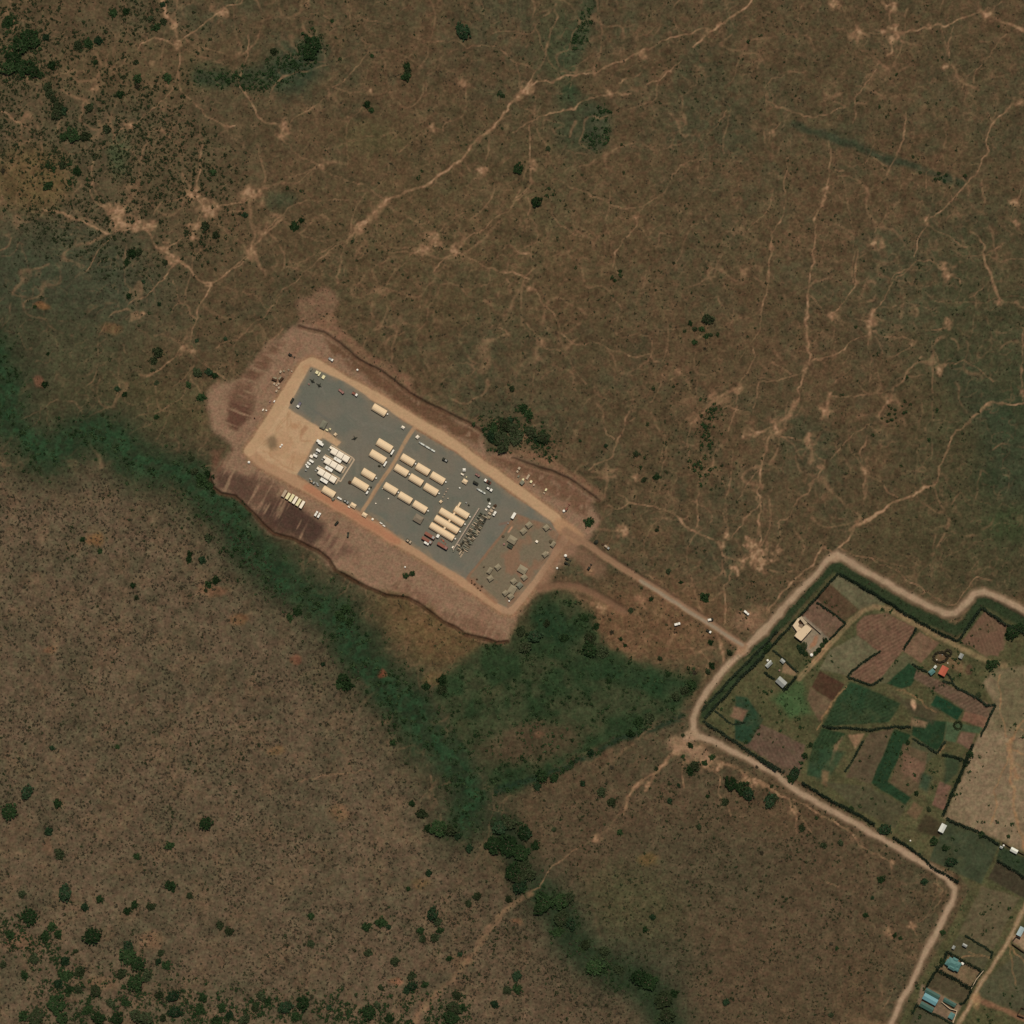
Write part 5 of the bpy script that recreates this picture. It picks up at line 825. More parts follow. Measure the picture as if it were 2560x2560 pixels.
for p, lab in (((1322,803), "white service unit below the uppermost white module row"), ((1148,985), "white service unit below the middle white module row"), ((1050,1222), "white service unit below the lowest white module row")):
    x, y = z3(p)[0]; t = box_unit("service_unit", "service unit", lab, x, y, AX, 6.0, 2.4, 2.5, WHITE, GU); MB().cyl(-1.0, .2, 2.53, .45, .2, 12).build("roof_fan", GREY, t)
x, y = z3((955,435))[0]; box_unit("twin_container", "container", "white twin container at the upper corner of the white service rows, left half", x, y, AX, 4.3, 2.0, 2.5, WHITE); x, y = z3((985,470))[0]
x, y = z3((985,478))[0]; box_unit("twin_container", "container", "white twin container at the upper corner of the white service rows, right half", x, y, AX, 4.3, 1.9, 2.45, WHITE)
for p, l, w, ml, lab in (((935,612), 3.4, 1.7, WHITE, "white cabin just below the white twin container"), ((898,668), 1.6, 1.3, GREY, "small grey tank between two white cabins"), ((870,716), 3.4, 1.7, WHITE, "white cabin right of the tarpaulin-covered pallet by the sand"), ((795,732), 2.4, 2.0, WHITEC, "squat white cover beside the sand area"),
                         ((795,828), 3.5, 1.6, WHITE, "white cabin half way down the service rows"), ((728,862), 1.6, 1.4, WHITE, "small white box with a grey lid, upper of the cluster"), ((756,886), 1.6, 1.4, WHITE, "small white box right of the one with the grey lid"), ((690,902), 1.3, 1.1, WHITE, "smallest white box beside the dark sand edge"),
                         ((716,940), 2.0, 1.5, WHITE, "white box at the lower end of the cabin cluster"), ((682,1012), 1.3, .9, GREY, "tiny pale box lowest in the cabin row")):
    x, y = z3(p)[0]; box_unit("cabin", "cabin", lab, x, y, AX, l, w, 2.0 if l > 3 else 1.3, ml)
pl = z3((1600,745), (1655,800), (1380,1235), (1290,1190)); x, y = pl[1]; t = thing("boardwalk", "pale timber boardwalk linking the three white module rows", "boardwalk", x, y, 0); m = MB(); m2 = MB()
for (x0, y0), (x1, ye) in zip(pl[:-1], pl[1:]):
    L_ = math.hypot(x1 - x0, ye - y0) * S; a = math.atan2(-(ye - y0), x1 - x0); m.box(((x0 + x1) / 2 - x) * S, -((y0 + ye) / 2 - y) * S, .12, L_ + .6, 1.1, .1 + .01 * len(m.v) / 8, a)
    for k in range(int(L_ / 1.5)): q = (k + .5) / int(L_ / 1.5); m2.box((x0 + (x1 - x0) * q - x) * S, -(y0 + (ye - y0) * q - y) * S, 0, .15, .9, .119, a)
m.build("deck", PALE, t); m2.build("bearers", DARKW, t)
# containers
G3 = "pale yellow containers in a row outside the road"
for i, (p, l, mt) in enumerate((((250,1480), 5.6, PALE), ((322,1530), 5.0, YEL), ((398,1568), 6.0, YEL), ((466,1612), 6.0, YEL), ((535,1657), 5.8, YEL), ((608,1702), 6.0, YEL))):
    x, y = z3(p)[0]; box_unit("container", "container", ("pale dusty container at the left end of the row of six outside the road", "second container of the yellow row of six, shorter than the rest", "third container of the yellow row of six", "brightest yellow container, fourth of the row of six", "fifth container of the yellow row of six", "last container at the right end of the yellow row of six")[i], x, y, AY, l, 2.2, 2.5, mt, G3, 0, (None, None, None, WHITEC, None, WHITEC)[i])
G4 = "rust red long containers below the long tents"
for p, lab in (((600,955), "rust red long container closest to the long tents"), ((542,1048), "rust red long container beside the white van"), ((855,1162), "rust red long container lying to the right on its own")):
    x, y = z6(p)[0]; t = box_unit("container", "container", lab, x, y, AX, 8.4, 2.2, 2.6, REDC, G4); MB().box(3.0, 0, 2.72, 1.8, 1.8, .06).build("roof_patch", GREY if p[0] != 855 else PINK, t)
x, y = z7((675,395))[0]; box_unit("container", "container", "white container at the corner of the olive tent yard", x, y, AY, 4.8, 2.1, 2.5, WHITE)
x, y = z1((1050,1130))[0]; box_unit("container", "container", "dark green container on the left edge of the gravel", x, y, AY, 3.6, 1.5, 2.2, DARKG)
for p, l, lab in (((975,888), 4.1, "pale trailer across the end of the uppermost tent left of the lane"), ((830,1122), 4.1, "pale trailer across the end of the second tent left of the lane"), ((467,1700), 2.4, "short pale trailer across the end of the lowest tent by the lane")):
    x, y = z4(p)[0]; t = thing("trailer", lab, "trailer", x, y, AY, "trailers behind the big tents"); MB().box(0, 0, .7, l, 1.3, 1.5).build("body", WHITE, t, .04)
    for s_ in (-1, 1):
        for q in (-.8, .8): MB().cyl(q, s_ * .6, .38, .38, .2, 10, 1, 'y').build("wheel", TYRE, t)
    MB().box(l/2 + .4, 0, .5, .8, .15, .12).build("drawbar", DARKG, t)
for T, p, l, w, lab, mt in ((z4, (1670,782), 14.0, 1.1, "long narrow pale barrier of boxes near the north-east road", GREY), (z5, (1310,1027), 7.6, 1.1, "narrow pale barrier of boxes near the parked trucks", GREY), (z3, (1360,1575), 3.6, 1.1, "low pale trailer bed right of the roadside tent", WHITE)):
    x, y = T(p)[0]; t = thing("barrier_row", lab, "barrier", x, y, AX); n = max(2, int(l / 1.5))
    for i in range(n): MB().box(-l/2 + (i + .5) * l / n, 0, 0, l / n - .06, w, 1.3).build("box_segment", mt if mt != GREY else (TINW if i % 3 else TIN), t)
# olive tents in the yard
def otent(px, l, w, ang, label, mat=OLIVE, h=2.5, group="olive tents in the south-east yard"):
    x, y = px; l *= S; w *= S; t = thing("olive_tent", label, "tent", x, y, ang, group); hw = h * .62
    MB().prism([(-w/2, 0), (-w/2, hw), (w/2, hw), (w/2, 0)], l).build("wall", OLIVD, t)
    m = MB(); b = [(-l/2-.12, -w/2-.12, hw), (l/2+.12, -w/2-.12, hw), (l/2+.12, w/2+.12, hw), (-l/2-.12, w/2+.12, hw), (-l/2*.55, 0, h), (l/2*.55, 0, h)]; m.v = b; m.f = [(0,1,5,4), (1,2,5), (2,3,4,5), (3,0,4), (3,2,1,0)]; m.build("roof", mat, t)
    MB().box(l/2 + .03, 0, 0, .06, .9, 1.5).build("door_flap", DARKW, t)
    for sx in (-1, 1):
        for sy in (-1, 1): MB().cyl(sx * (l/2 + .7), sy * (w/2 + .7), 0, .05, .5, 5).build("guy_stake", PALE, t)
    return t
for T, p, l, w, ang, lab, mt in ((z7, (985,580), 14, 12, 40, "small olive tent, upper right of the pair above the big shaded tent", OLIVE), (z7, (875,705), 14, 12, 40, "small olive tent, lower left of the pair near the big shaded tent", OLIVE), (z7, (1335,635), 13, 12, 40, "olive tent with a small annex nearest the road junction", OLIVE),
    (z7, (650,880), 21, 17, AX, "large olive tent with a camouflage net beside it", OLIVE), (z7, (1470,970), 14, 9, 55, "olive tent against the yard's right edge beside a dark stain", OLIVE), (z7, (1312,1172), 13, 11, 40, "olive tent with a white box beside the ring road", OLIVE),
    (z7, (195,1500), 16, 9, AY, "narrow ribbed olive tent on the yard's left side", OLIVE), (z7, (360,1430), 13, 12, 40, "small olive tent just right of the narrow ribbed one", OLIVE), (z7, (208,1655), 13, 12, 35, "small olive tent below the narrow ribbed one", OLIVE), (z7, (855,1480), 22, 17, AX, "large olive tent in the lower right of the yard", OLIVE),
    (z7, (890,1635), 13, 12, 40, "small olive tent just below the large lower right tent", OLIVE), (z7, (680,1715), 13, 12, 38, "small olive tent touching the flat khaki tent's upper corner", OLIVE), (z7, (797,1795), 13, 12, 45, "greenish olive tent right of the flat khaki tent", GREYG), (z8, (1050,920), 21, 17, AY, "flat-looking khaki tent in the middle of the lower tent cluster", OLIVE),
    (z8, (912,985), 12, 11, 40, "small olive tent left of the flat khaki tent", OLIVE), (z8, (1022,1052), 13, 12, 40, "lowest small olive tent beside the white drum", OLIVE)): otent(T(p)[0], l, w, ang, lab, mt)
otent(z6((370,620))[0], 22, 18, AX, "grey-tan square tent below the third row of cream tents", plain("grey_tan_canvas", (128, 114, 94), .85, 0, .08), 2.8, None)
otent(z1((1680,1625))[0], 20, 13, AY + 4, "grey-green tent at the edge of the sand tongue", GREYG, 2.8, None); otent(z5((985,835))[0], 12, 10, AX, "small cream tent with a porch between parked equipment", CREAM, 2.4, None); otent(z3((1635,1718))[0], 14, 10, AX, "small cream tent beside the south-west road near the lane end", CREAM, 2.4, None)
otent(z5((970,603))[0], 7, 7, 0, "small white pop-up canopy near the north-east road", WHITE, 2.3, None); otent(z2((1832,1680))[0], 8, 6, AX, "small white canopy at the gravel corner left of the lane", WHITEC, 2.2, None); otent(z4((1480,585))[0], 8, 7, 45, "small white canopy just right of the lane's upper end", WHITEC, 2.2, None)
otent(z3((1232,1592))[0], 7, 6, 40, "tiny grey-green tent at the end of the roadside cream tent", GREYG, 1.9, None); otent(z3((1278,292))[0], 7, 6, 45, "small cream canopy on the edge of the sand tongue", CREAM, 2.0, None); otent(z6((822,275))[0], 7, 6, 45, "small cream canopy beyond the right end of the tent rows", CREAM, 2.0, None)
otent(Pp((805,130))[0], 12, 9, AX, "small cream tent on the road edge at the lane's lower end", CREAM, 2.0, None)
x, y = z7((605,1010))[0]; t = thing("camouflage_net", "dark camouflage net stretched beside the large olive tent", "net", x, y, AX)
m = MB(); nn = 7
for j in range(nn):
    for i in range(nn): m.v.append(((i / 6 - .5) * 4.2, (j / 6 - .5) * 3.0, 1.3 - abs(i - 3) * .12 + .2 * ((i * 3 + j * 5) % 3)))
for j in range(nn - 1):
    for i in range(nn - 1): m.f.append((j * nn + i, j * nn + i + 1, (j + 1) * nn + i + 1, (j + 1) * nn + i))
m.build("net", NET, t)
for sx in (-2, 2):
    for sy in (-1.4, 1.4): MB().cyl(sx, sy, 0, .05, 1.2, 6).build("pole", PALE, t)
# vehicles
def truck(px, ang, l, w, label, cab=WHITE, bed=GREY, load=None, group=None, canvas=False, name="truck"):
    x, y = px; t = thing(name, label, "truck", x, y, ang, group); cl = min(1.9, l * .36)
    MB().box(0, 0, .55, l, w * .5, .22).build("chassis", DARKG, t)
    c = MB().box(l/2 - cl/2, 0, .6, cl, w, 1.45, 0, .94).build("cab", cab, t, .08); MB().box(l/2 + .0, 0, 1.25, .05, w * .8, .55).build("windscreen", GLASS, c)
    if canvas: MB().box(-cl/2 - .05, 0, .85, l - cl - .15, w, 1.6, 0, .93).build("canvas_cover", bed, t, .08)
    else:
        b = MB().box(-cl/2 - .05, 0, .8, l - cl - .15, w, .14)
        for s_ in (-1, 1): b.box(-cl/2 - .05, s_ * (w/2 - .04), .94, l - cl - .15, .07, .45)
        b.box(-l/2 + .06, 0, .94, .07, w - .18, .45); b.build("cargo_bed", bed, t)
        if load: MB().box(-cl/2 - .1, 0, .94, (l - cl) * .6, w * .7, .8).build("load", load, t, .08)
    for q in (l/2 - .8, -l/2 + .8) if l < 5 else (l/2 - .9, -l/2 + .8, -l/2 + 1.9):
        for s_ in (-1, 1): MB().cyl(q, s_ * (w/2 - .1), .48, .48, .3, 12, 1, 'y').build("wheel", TYRE, t)
    return t
truck(z1((1830,308))[0], AX, 3.8, 1.8, "white pickup parked outside the top corner of the ring road"); truck(z1((1190,1222))[0], AY + 180, 4.6, 2.0, "truck with a bright white cab and purple-grey bed on the upper left gravel", WHITE, plain("purple_grey", (112, 106, 112), .7)) 
truck(z2((590,950))[0], AX - 10, 4.8, 1.8, "dull pinkish truck on the gravel beside the north-east road", PINK, PINK, None, None, False); truck(z2((862,1005))[0], AX, 4.6, 2.0, "red and white truck right of the dull pinkish one", WHITE, PINK, REDC)
truck(z5((585,400))[0], AX + 180, 4.4, 1.9, "dark truck with a pale stripe near the north-east road", DARKG, DARKG, GREY); truck(z5((1238,705))[0], AX, 3.8, 1.6, "small reddish truck near the white pop-up canopy", PINK, PINK, PINK); truck(z5((1200,862))[0], AX, 4.2, 1.7, "dark green canvas-covered truck above the pale barrier", DARKG, DARKG, None, None, True)
truck(z5((1442,835))[0], AX + 180, 5.6, 2.1, "flatbed with a white cab and dark red load by the road", WHITE, REDC, DARKG); truck(z5((1475,985))[0], AX, 5.2, 2.1, "truck with a bright white box below the red-loaded flatbed", WHITE, DARKG, WHITE); truck(z5((1582,1478))[0], AY + 180, 3.6, 1.8, "bright white covered truck at the upper end of the crate rows", WHITE, WHITE, None, None, True)
truck(z6((532,1112))[0], AX, 4.0, 1.7, "white van-like truck beside the red containers", WHITE, WHITE, None, None, True); truck(z6((175,1070))[0], AX, 4.4, 2.1, "tan and dark truck on the gravel above the south-west road", PALE, DARKG, PALE); truck(z3((1490,1640))[0], AX, 4.4, 1.9, "dark truck with a white cab near the lane's lower end", GREY, DARKG, GREY)
truck(z3((815,1245))[0], AX, 4.0, 1.9, "dark truck with a pale bed at the gravel's lower left edge", GREY, DARKG, PALE); truck(Z((660,1097))[0], AY - 10, 3.6, 1.6, "small dark truck on the bare soil below the road", DARKG, DARKG, DARKG); truck(Z((715,1152))[0], AY + 25, 3.6, 1.5, "olive dark truck farther down on the bare soil", DARKG, NET, None, None, True)
truck(H((1250,883))[0], 15, 4.6, 1.8, "bright white truck parked on the grass south of the access road", WHITE, WHITE, None, None, True); truck(H((1480,852))[0], 12, 4.2, 1.8, "truck with a white tail on the upper side of the access road", DARKG, WHITE, WHITE); truck(H((1467,932))[0], AX, 4.2, 1.7, "dark pickup with a white nose at the lower side of the access road", WHITE, DARKG, DARKG)
truck(H((1728,805))[0], AX - 10, 4.6, 1.6, "white truck standing on the pale bare patch near the road junction", WHITE, WHITE, None, None, True); truck(H((765,352))[0], AX - 8, 4.4, 1.7, "pale flatbed truck beside the access road near the camp gate", GREY, PALE, PALE); truck(z3((890,1885))[0], AY, 4.2, 1.6, "left one of the two white trucks on the soil below the road", WHITE, WHITE, None, None, True)
truck(z3((948,1918))[0], AY, 4.2, 1.6, "right one of the two white trucks on the soil below the road", WHITE, WHITE, None, None, True)
def loader(px, ang, label, mat=DARKG, boom=3.0, name="loader", cat="loader"):
    x, y = px; t = thing(name, label, cat, x, y, ang); MB().box(0, 0, .5, 2.6, 1.5, .9).build("body", mat, t, .06); c = MB().box(-.3, 0, 1.4, 1.1, 1.2, 1.0, 0, .9).build("cab", mat, t, .05); MB().box(.28, 0, 1.6, .04, .95, .6).build("windscreen", GLASS, c)
    b = MB().box(1.2 + boom / 2, 0, .9, boom, .22, .25).build("boom", mat, t); MB().box(1.4 + boom, 0, .3, .6, 1.5, .7).build("bucket", mat, b)
    for q in (-.9, .9):
        for s_ in (-1, 1): MB().cyl(q, s_ * .75, .55, .55, .35, 12, 1, 'y').build("wheel", TYRE, t)
loader(z1((1010,215))[0], AX, "dark excavator outside the upper left corner of the ring road", DARKG, 2.4); loader(z7((1755,1262))[0], AX, "dark loader on the bare soil right of the camp", DARKG, 1.6); loader(z7((1735,1350))[0], AX, "second dark loader below the first, right of the camp", DARKG, 1.2)
loader(H((640,500))[0], AY, "dark excavator beside a pale soil heap south of the access road", DARKG, 2.2); loader(z7((1735,270))[0], AY, "brown drill rig with a long boom on the camp's east bank", REDC, 3.2)
def cross_mast(px, ang, label):
    x, y = px; t = thing("mast_trailer", label, "mast trailer", x, y, ang, "dark mast trailers with outriggers"); MB().box(0, 0, .4, 2.4, 1.0, .7).build("body", DARKG, t, .04); MB().cyl(0, 0, 1.1, .18, 3.2, 8, .6).build("mast", DARKG, t)
    for a, l in ((0, 1.5), (math.pi, 2.0), (math.pi/2, 1.7), (-math.pi/2, .9)): MB().box(math.cos(a) * (.6 + l/2), math.sin(a) * (.4 + l/2), .35, l, .35, .3, a).build("outrigger", DARKG, t)
    for s_ in (-1, 1): MB().cyl(0, s_ * .6, .35, .35, .2, 10, 1, 'y').build("wheel", TYRE, t)
cross_mast(z1((1460,745))[0], AX - 4, "left one of two dark cross-shaped mast trailers in the top corner"); cross_mast(z1((1595,832))[0], AX - 4, "right one of two dark cross-shaped mast trailers in the top corner"); cross_mast(z4((218,608))[0], 20, "dim mast trailer alone in the middle of the left gravel")
# crates, pallets, drums
def crate(px, l, w, h, ang, label, mat=PALE, group=None, name="crate", cat="crate"):
    x, y = px; t = thing(name, label, cat, x, y, ang, group); m = MB().box(0, 0, .12, l, w, h)
    m.build("box", mat, t, .03); b = MB()
    for q in (-1, 0, 1): b.box(q * l * .4, 0, 0, .12, w * .96, .119)
    b.build("skid", DARKW, t); lid = MB(); lid.box(0, 0, h + .123, l * .98, .14, .04); lid.box(0, w * .33, h + .123, l * .98, .1, .03); lid.box(0, -w * .33, h + .123, l * .98, .1, .03); lid.build("strap", mat, t); return t
for T, p, l, w, mt, lab in ((z1, (1550,572), 2.3, 2.1, YEL, "left cream crate of three in the top corner of the gravel"), (z1, (1598,605), 3.2, 1.2, YEL, "long narrow cream crate touching the left one in the top corner"), (z1, (1680,665), 2.7, 2.1, YEL, "right cream crate standing apart in the top corner"), (z1, (1437,510), 2.2, .9, GREYG, "faint grey crate at the very top corner of the gravel"), (z1, (1388,808), 1.4, .9, PINK, "small pinkish crate left of the mast trailers"),
    (z1, (818,558), 1.9, 1.5, PALE, "pinkish crate above the dark tarpaulin heaps"), (z1, (690,800), 1.6, 1.4, PALE, "pale crate at the upper left of the crate grid"), (z1, (740,832), 1.5, 1.4, PALE, "pale crate in the middle of the crate grid"), (z1, (783,880), 1.6, 1.4, PALE, "pale crate at the lower right of the crate grid"), (z1, (778,800), 1.5, 1.3, PALE, "pale crate at the upper right of the crate grid"), (z1, (735,945), 1.6, 1.4, PALE, "pale crate below the crate grid outside the ring road"),
    (z1, (885,545), 1.3, 1.1, OLIVE, "greenish crate right of the pinkish one"), (z1, (980,520), 1.3, 1.1, OLIVE, "greenish crate farther right near the ring road"), (z1, (1042,548), 1.3, 1.0, PALE, "small crate nearest the ring road on the left bank"), (z1, (692,1152), 1.6, .9, WHITE, "small white crate left of the ring road"), (z1, (605,1155), 1.6, 1.0, PINK, "dull crate left of the small white one"), (z1, (465,1325), 1.7, .9, WHITEC, "pale crate far left on the bare bank"), (z1, (530,1335), 1.2, .9, WHITEC, "smaller pale crate right of the far left one"),
    (z1, (293,1490), .9, .9, SOILP, "tiny dark crate lowest on the left bank"), (z2, (300,1732), 2.0, 1.1, YEL, "cream crate right of the grey-green tent"), (z2, (365,1710), 1.4, 1.1, YEL, "smaller cream crate in the cluttered stack by the tongue"), (z2, (362,1752), 1.0, .8, GREYG, "dull crate under the smaller cream one"), (z3, (775,1190), 2.0, 1.0, GREY, "grey crate above the dark truck at the gravel's lower left"), (z3, (905,1275), 2.0, .9, GREY, "upper one of two grey crates right of the dark truck"),
    (z3, (922,1310), 2.0, .9, GREY, "lower one of two grey crates right of the dark truck"), (z3, (1548,1748), 1.8, .9, WHITEC, "pale crate left of the small roadside tent"), (z5, (932,690), 2.4, 1.1, WHITEC, "pale crate below the white pop-up canopy"), (z5, (1018,745), .9, .9, YEL, "tiny cream crate above the small porch tent"), (z5, (1485,1280), 1.5, 1.3, WHITE, "white crate at the top of the crate yard's upper cluster"), (z5, (1465,1342), 2.0, 1.4, WHITE, "white crate second from the top in the upper cluster"),
    (z5, (1560,1368), 1.9, 1.2, PALE, "tan crate right of the white ones in the upper cluster"), (z5, (1520,1422), 2.3, 2.0, PALE, "large tan crate in the middle of the upper cluster"), (z5, (1485,1478), 2.3, 1.6, PALE, "large pinkish tan crate left of the bright white truck"), (z5, (1470,1550), 2.3, 1.9, OLIVE, "large greenish crate at the lower end of the upper cluster"), (z5, (1412,1400), 1.6, 1.2, WHITEC, "pale crate at the left of the upper cluster"), (z5, (1222,1862), 1.9, 1.7, OLIVE, "single pale crate right of the long crate rows"),
    (z5, (1010,1262), 1.3, .9, GREY, "small grey crate above the shorter cream tent"), (z5, (880,965), 1.2, .9, WHITE, "small white crate alone on the gravel above the dots"), (z5, (1062,1308), 1.3, .9, DARKG, "small dark crate above the shorter cream tent"), (z7, (1142,915), 1.9, 1.7, WHITEC, "pale crate alone in the middle of the olive yard"), (z7, (1420,660), 1.4, 1.0, PINK, "pinkish crate beside the annexed olive tent"), (z7, (1362,1138), 1.5, 1.0, PALE, "pale crate touching the roadside olive tent"), (z7, (565,548), .9, .8, GREY, "tiny grey crate near the white container"),
    (F, (160,1520), 2.0, 1.7, PALE, "pinkish crate at the top of the north-east bank pile"), (F, (148,1542), 1.7, 1.4, PALE, "second crate down on the north-east bank"), (F, (155,1575), 1.7, 1.2, GREYG, "grey crate in the middle of the north-east bank pile"), (F, (187,1598), 1.8, 1.4, YEL, "brightest crate of the north-east bank pile"), (F, (220,1580), 4.0, 1.5, PALE, "long pinkish crate on the north-east bank"), (F, (242,1612), 1.9, 1.6, YEL, "cream crate right of the long pinkish one"), (F, (262,1635), 1.6, 1.2, PALE, "small crate below the cream one on the bank"), (F, (345,1668), 2.0, 1.3, YEL, "cream crate in the separate pile farther right on the bank"), (F, (332,1690), 1.4, 1.0, PALE, "small crate under the cream one in the separate pile")):
    crate(T(p)[0], l, w, .9 + .4 * (l > 1.8), AY if T in (z1, F) and l > 1.5 else AX, lab, mt)
crate(F((180,1618))[0], 3.2, 2.6, 2.0, 50, "bulky grey-green covered load at the road side of the bank pile", GREYG, None, "covered_load", "covered load")
for p, lab, a in (((690,722), "left dark tarpaulin heap outside the ring road's left side", AX + 10), ((832,715), "right dark tarpaulin heap outside the ring road's left side", AY - 10)):
    x, y = z1(p)[0]; t = thing("tarpaulin_heap", lab, "covered heap", x, y, a); MB().prism([(-1.1, 0), (-1.0, .9), (-.4, 1.8), (.4, 1.8), (1.0, .9), (1.1, 0)], 3.8).build("tarpaulin", SOILP, t); MB().box(0, 1.5, 0, 3.2, 1.4, .8, 0, .8).build("stacked_sacks", OLIVE, t)
def ordn(i):
    o = "first second third fourth fifth sixth seventh eighth ninth tenth eleventh twelfth thirteenth fourteenth fifteenth sixteenth seventeenth eighteenth nineteenth twentieth".split()
    if i <= 20: return o[i - 1]
    tn = ("", "", "twenty", "thirty", "forty", "fifty", "sixty", "seventy", "eighty", "ninety")[i // 10]
    return tn + "-" + o[i % 10 - 1] if i % 10 else tn.replace("ty", "tieth")
# racks of crates in rows
GR_ = "tightly packed pallets in the crate rows"; u = Vector((math.cos(math.radians(AY)), math.sin(math.radians(AY)))); v = Vector((math.cos(math.radians(AX)), math.sin(math.radians(AX))))
P0 = Vector(W(*z6((1095,1235))[0])); P1 = Vector(W(*z6((1610,415))[0])); along = (P1 - P0); LN = along.length; ua = along / LN; angR = math.degrees(math.atan2(ua.y, ua.x)); va = Vector((ua.y, -ua.x))
protos = {}
def pallet_proto(k):
    m = MB(); r = random.Random(k); l = (2.7, 2.1, 2.5, 1.8)[k % 4]
    m.box(0, 0, .14, l, .5 + .25 * r.random(), .5 + .5 * r.random()); m.box(-l * .2, 0, .0, .2, .8, .139); m.box(l * .3, 0, 0, .2, .8, .139)
    return l, m
r_ = random.Random(5); cols = [PALE, OLIVD, GREYG, DARKG, OLIVD, NET, OLIVE, DARKG]
pm = {}
for row in range(3):
    s_ = 1.0; i = 0
    while s_ < LN - 2:
        if not (row == 2 and (s_ > LN * .93 or s_ < LN * .1)):
            k = r_.randrange(8); off = 2.6 + row * 2.75 + r_.uniform(-.3, .3) - (.0 if row < 2 else .2)
            if k not in pm: l, m = pallet_proto(k); o = m.build("loaded_pallet", cols[k]); pm[k] = o; first = True
            else: o = pm[k].copy(); C.objects.link(o)
            p = P0 + ua * s_ + va * off; o.location = (p.x, p.y, 0); o.rotation_euler.z = math.radians(angR - 90 + r_.uniform(-7, 7)); o.scale.z = r_.uniform(.7, 1.3)
            i += 1; props(o, "%s pallet, %s from the bottom in the %s of pallets" % (("pale", "dull brown", "grey-green", "dark", "brownish", "dark netted", "tan", "blackish")[k], ordn(i), ("left line", "middle line", "right line")[row]), "pallet", GR_)
        s_ += r_.uniform(.95, 1.45) + (.8 if r_.random() < .08 else 0)
t = thing("barrier_row", "long thin pale wall of boxes along the left side of the crate rows", "barrier", *z6((1330,825))[0], angR, None)
for i in range(24): MB().box((i - 11.5) * LN / 23.5, 0, 0, LN / 23.5 - .08, .95, 1.4 + .1 * (i % 3)).build("box_segment", plain("pinkish_board", (168, 148, 126), .8, 0, .1) if i == 0 else bpy.data.materials["pinkish_board"], t)
for T, p, l, ang, mt, lab in ((z6, (1215,1300), 3.4, AY, PALE, "pale crate at the foot of the crate rows, left of the pipes"), (z6, (1062,1190), 1.8, AY, WHITEC, "white crate at the lower end of the thin pale wall"), (z6, (1080,1262), 2.0, AY, GREYG, "grey-green crate under the white one at the wall's end"), (z6, (1180,1150), 2.6, AX, PALE, "pale pinkish crate near the lower end of the rows"), (z6, (1282,1235), 1.8, AX, PALE, "pale crate beyond the lower right end of the rows")): crate(T(p)[0], l, 1.0, .9, ang, lab, mt)
x, y = z6((1245,1340))[0]; t = thing("pipe_bundle", "bundle of long pale pipes at the foot of the crate rows", "pipes", x, y, AY)
for i in range(5): MB().cyl(.3 * (i % 2), (i - 2) * .22, .12, .11, 5.0, 8, 1, 'x').build("pipe", PALE, t)
for i, p in enumerate(((640,983), (608,1040), (570,1092), (543,1147), (643,1178))):
    x, y = z5(p)[0]; t = thing("traffic_barrel", ("pinkish barrel at the top of the dotted line by the tent rows", "second pinkish barrel down the dotted line", "third and brightest barrel of the dotted line", "greenish barrel at the foot of the dotted line", "pale barrel standing right of the dotted line")[i], "barrel", x, y, 0, "barrels on the gravel right of the tent rows"); MB().cyl(0, 0, 0, .5, .9, 12).build("drum", (PINK, PINK, PALE, GREYG, WHITEC)[i], t); MB().cyl(0, 0, .903, .45, .06, 12).build("lid", PALE, t)
def drum(px, r, h, label, mat=WHITE, name="water_tank", cat="water tank"):
    x, y = px; t = thing(name, label, cat, x, y, 0); MB().cyl(0, 0, 0, r, h, 20).build("body", mat, t); c = MB().cyl(0, 0, h + .002, r * .98, r * .3, 20, .35).build("lid", mat, t); MB().cyl(0, 0, h + r * .3 + .004, r * .25, .1, 10).build("cap", mat, c)
drum(z7((1688,300))[0], .95, 1.5, "white drum below the long boom on the east bank"); drum(z7((1722,1198))[0], 1.05, 1.6, "large white tank beside the dark loader"); drum(z7((1552,1450))[0], .7, 1.1, "small white tank alone on the soil below the loaders"); drum(z8((990,1145))[0], .65, 1.2, "small cream drum at the lowest corner of the olive yard"); drum(z6((103,1590))[0], .6, 1.0, "small white drum beside the two bushes below the road")
drum(E((1718,1478))[0], .9, 1.3, "white tank at the lower left corner of the ring road"); drum(z2((915,520))[0], .75, 1.1, "small white tank on the north-east bank"); drum(z3((200,500))[0], .7, 1.0, "upper right one of two white drums on the sand area"); drum(z3((170,538))[0], .7, 1.0, "lower left one of two white drums on the sand area"); drum(z7((485,970))[0], .9, .8, "pinkish round tank left of the camouflage net", PINK)
drum(Pp((860,160))[0], .9, .9, "pale tank on the gravel edge right of the lane end", WHITEC); drum(z4((775,1625))[0], .45, .7, "tiny pale drum left of the third tent row", WHITEC, "drum", "drum"); drum(z4((895,1825))[0], .5, .7, "tiny pale drum below the third tent row", WHITEC, "drum", "drum"); drum(z4((640,1922))[0], .5, .7, "tiny pale drum near the lane's lower end", WHITEC, "drum", "drum")
drum(y1((552,942))[0], 1.15, 2.0, "bright white water tank beside the farm track below the cream building"); drum(y6((418,545))[0], .85, 1.6, "white water tank at the corner of the L-shaped hut"); drum(y3((1012,712))[0], 1.15, 1.8, "white water tank beside the teal villa roof"); drum(y4((1522,752))[0], .7, 1.2, "small white tank left of the white-roofed shed"); drum(y6((735,815))[0], .7, 1.0, "small pinkish tank beside the farm hut hedge", PINK)
drum(J((1148,667))[0], .55, 1.0, "tiny white drum in the green strip beside the lower road", WHITE, "drum", "drum")
for i, p in enumerate(((918,187), (938,205))):
    x, y = Pp(p)[0]; crate((x, y), 2.2, .8, .8, AX, ("left one of two white crates on the lower gravel edge", "right one of two white crates on the lower gravel edge")[i], WHITE)
